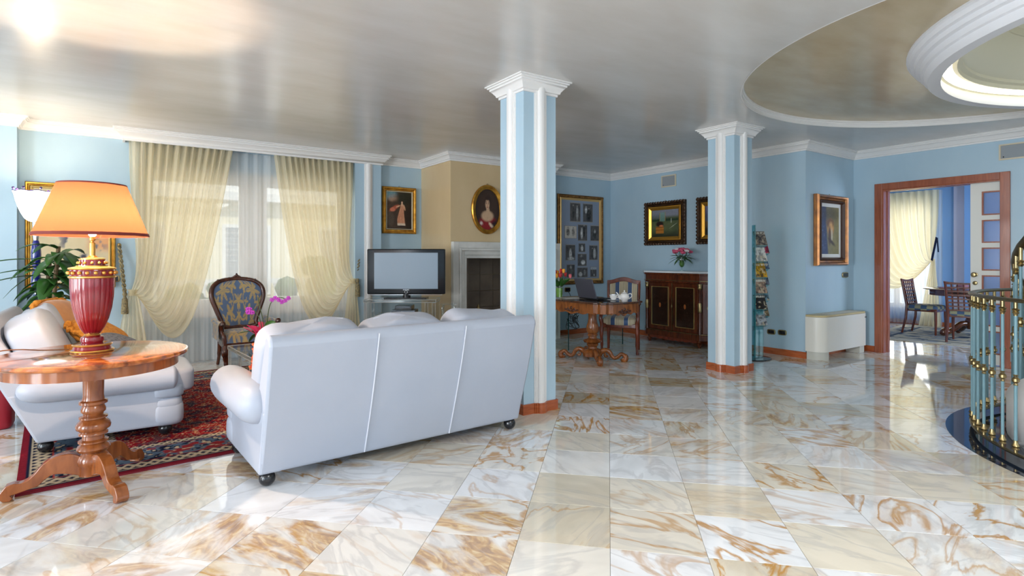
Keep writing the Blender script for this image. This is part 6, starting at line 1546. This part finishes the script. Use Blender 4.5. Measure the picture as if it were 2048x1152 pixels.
# local: faces -y; back at +y
yb_ = lambda z: .20+.16*max(0, z-.45)+.03*max(0, .3-z)
for s_ in (-1, 1):
    MB().tube([(s_*.20, .27, 0), (s_*.195, .215, .25), (s_*.195, yb_(.46), .46), (s_*.205, yb_(.7), .7), (s_*.215, yb_(.90), .895)], [.016, .02, .021, .018, .017], 8).build('rear_leg', CHW, lc)
    MB().tube([(s_*.20, -.20, 0), (s_*.205, -.205, .2), (s_*.20, -.20, .40)], [.014, .019, .022], 8).build('front_leg', CHW, lc)
nx_, nz_ = 6, 7
for k in range(nx_+1):
    f_ = k/nx_-.5; MB().tube([(f_*.39, yb_(.47)-.0, .47), (f_*.41, yb_(.7), .7), (f_*.43, yb_(.87), .87)], .0105, 6).build('lattice_upright', CHW, lc)
for k in range(nz_+1):
    z_ = .475+.39*k/nz_; MB().box(-.20-.015*k/nz_, .20+.015*k/nz_, yb_(z_)-.009, yb_(z_)+.009, z_-.011, z_+.011).build('lattice_rail', CHW, lc, smooth=0)
tr_ = [(x, .90-.02*math.cos(x/.22*PI/2)) for x in np.linspace(-.235, .235, 9)]+[(.23, .865), (-.23, .865)]
b = MB(); b.m = Matrix.Translation((0, yb_(.88), 0)); b.yprism(tr_, -.012, .012); b.build('top_rail', CHW, lc, smooth=0, bevel=.004)
MB().prism([(-.215, -.22), (.215, -.22), (.20, .21), (-.20, .21)], .37, .415).build('seat_rail', CHW, lc, smooth=0, bevel=.005); MB().squad((0, -.005, .425), (.215, .22, .055), .45, .25, 36, 12).build('seat_pad', CHK, lc, smooth=180)
l2 = copy_tree(lc); l2.location = (10.40, 3.0, .01); l2.rotation_euler = (0, 0, R(97)); tag(l2, 'lattice back dining chair seen from behind beside the sliding door')
# tableware on the dining table
DGL = glassy('goblet_glass', (.95, .97, .98), .4, .02)
g0 = None
for k, (x, y) in enumerate(((10.90, 2.92), (11.02, 2.78), (11.12, 2.96))):
    lb = ('clear wine glass on the dining table nearest the lattice chair', 'clear wine glass on the dining table nearest the door edge', 'clear wine glass on the dining table behind the other two')[k]
    if g0 is None:
        g0 = thing('wine_glass', lb, 'glass', (x, y, .7725), group='glasses on the dining table')
        MB().lathe([(.034, 0), (.034, .003), (.005, .008), (.004, .07), (.02, .085), (.04, .12), (.042, .16), (.036, .19)], 20).build('goblet', DGL, g0); MB().tube([(.036*math.cos(a), .036*math.sin(a), .19) for a in np.linspace(0, 2*PI, 25)[:-1]], .0015, 5, closed=True).build('rim', DGL, g0)
    else: q = copy_tree(g0); q.location = (x, y, .7725); tag(q, lb)
pm = thing('place_mat', 'folded brown place mat at the left edge of the dining table', 'place mat', (10.82, 3.42, .7725), R(30))
MB().box(-.16, .16, -.10, .10, .0, .012).build('mat', DTW, pm, smooth=0, bevel=.003); MB().box(-.15, .05, -.08, .07, .0125, .02).build('napkin', M('mauve_napkin', S(150, 100, 110), .8), pm, smooth=0, bevel=.003)
bw = thing('napkin_bundle', 'folded mauve napkin bundle on the dining table', 'napkin', (10.88, 3.20, .7725))
MB().squad((0, 0, .035), (.09, .07, .035), .7, .6, 24, 10).build('fold', MATS['mauve_napkin'], bw, smooth=180); MB().squad((.01, .0, .066), (.06, .045, .02), .7, .6, 20, 8).build('upper_fold', MATS['mauve_napkin'], bw, smooth=180)
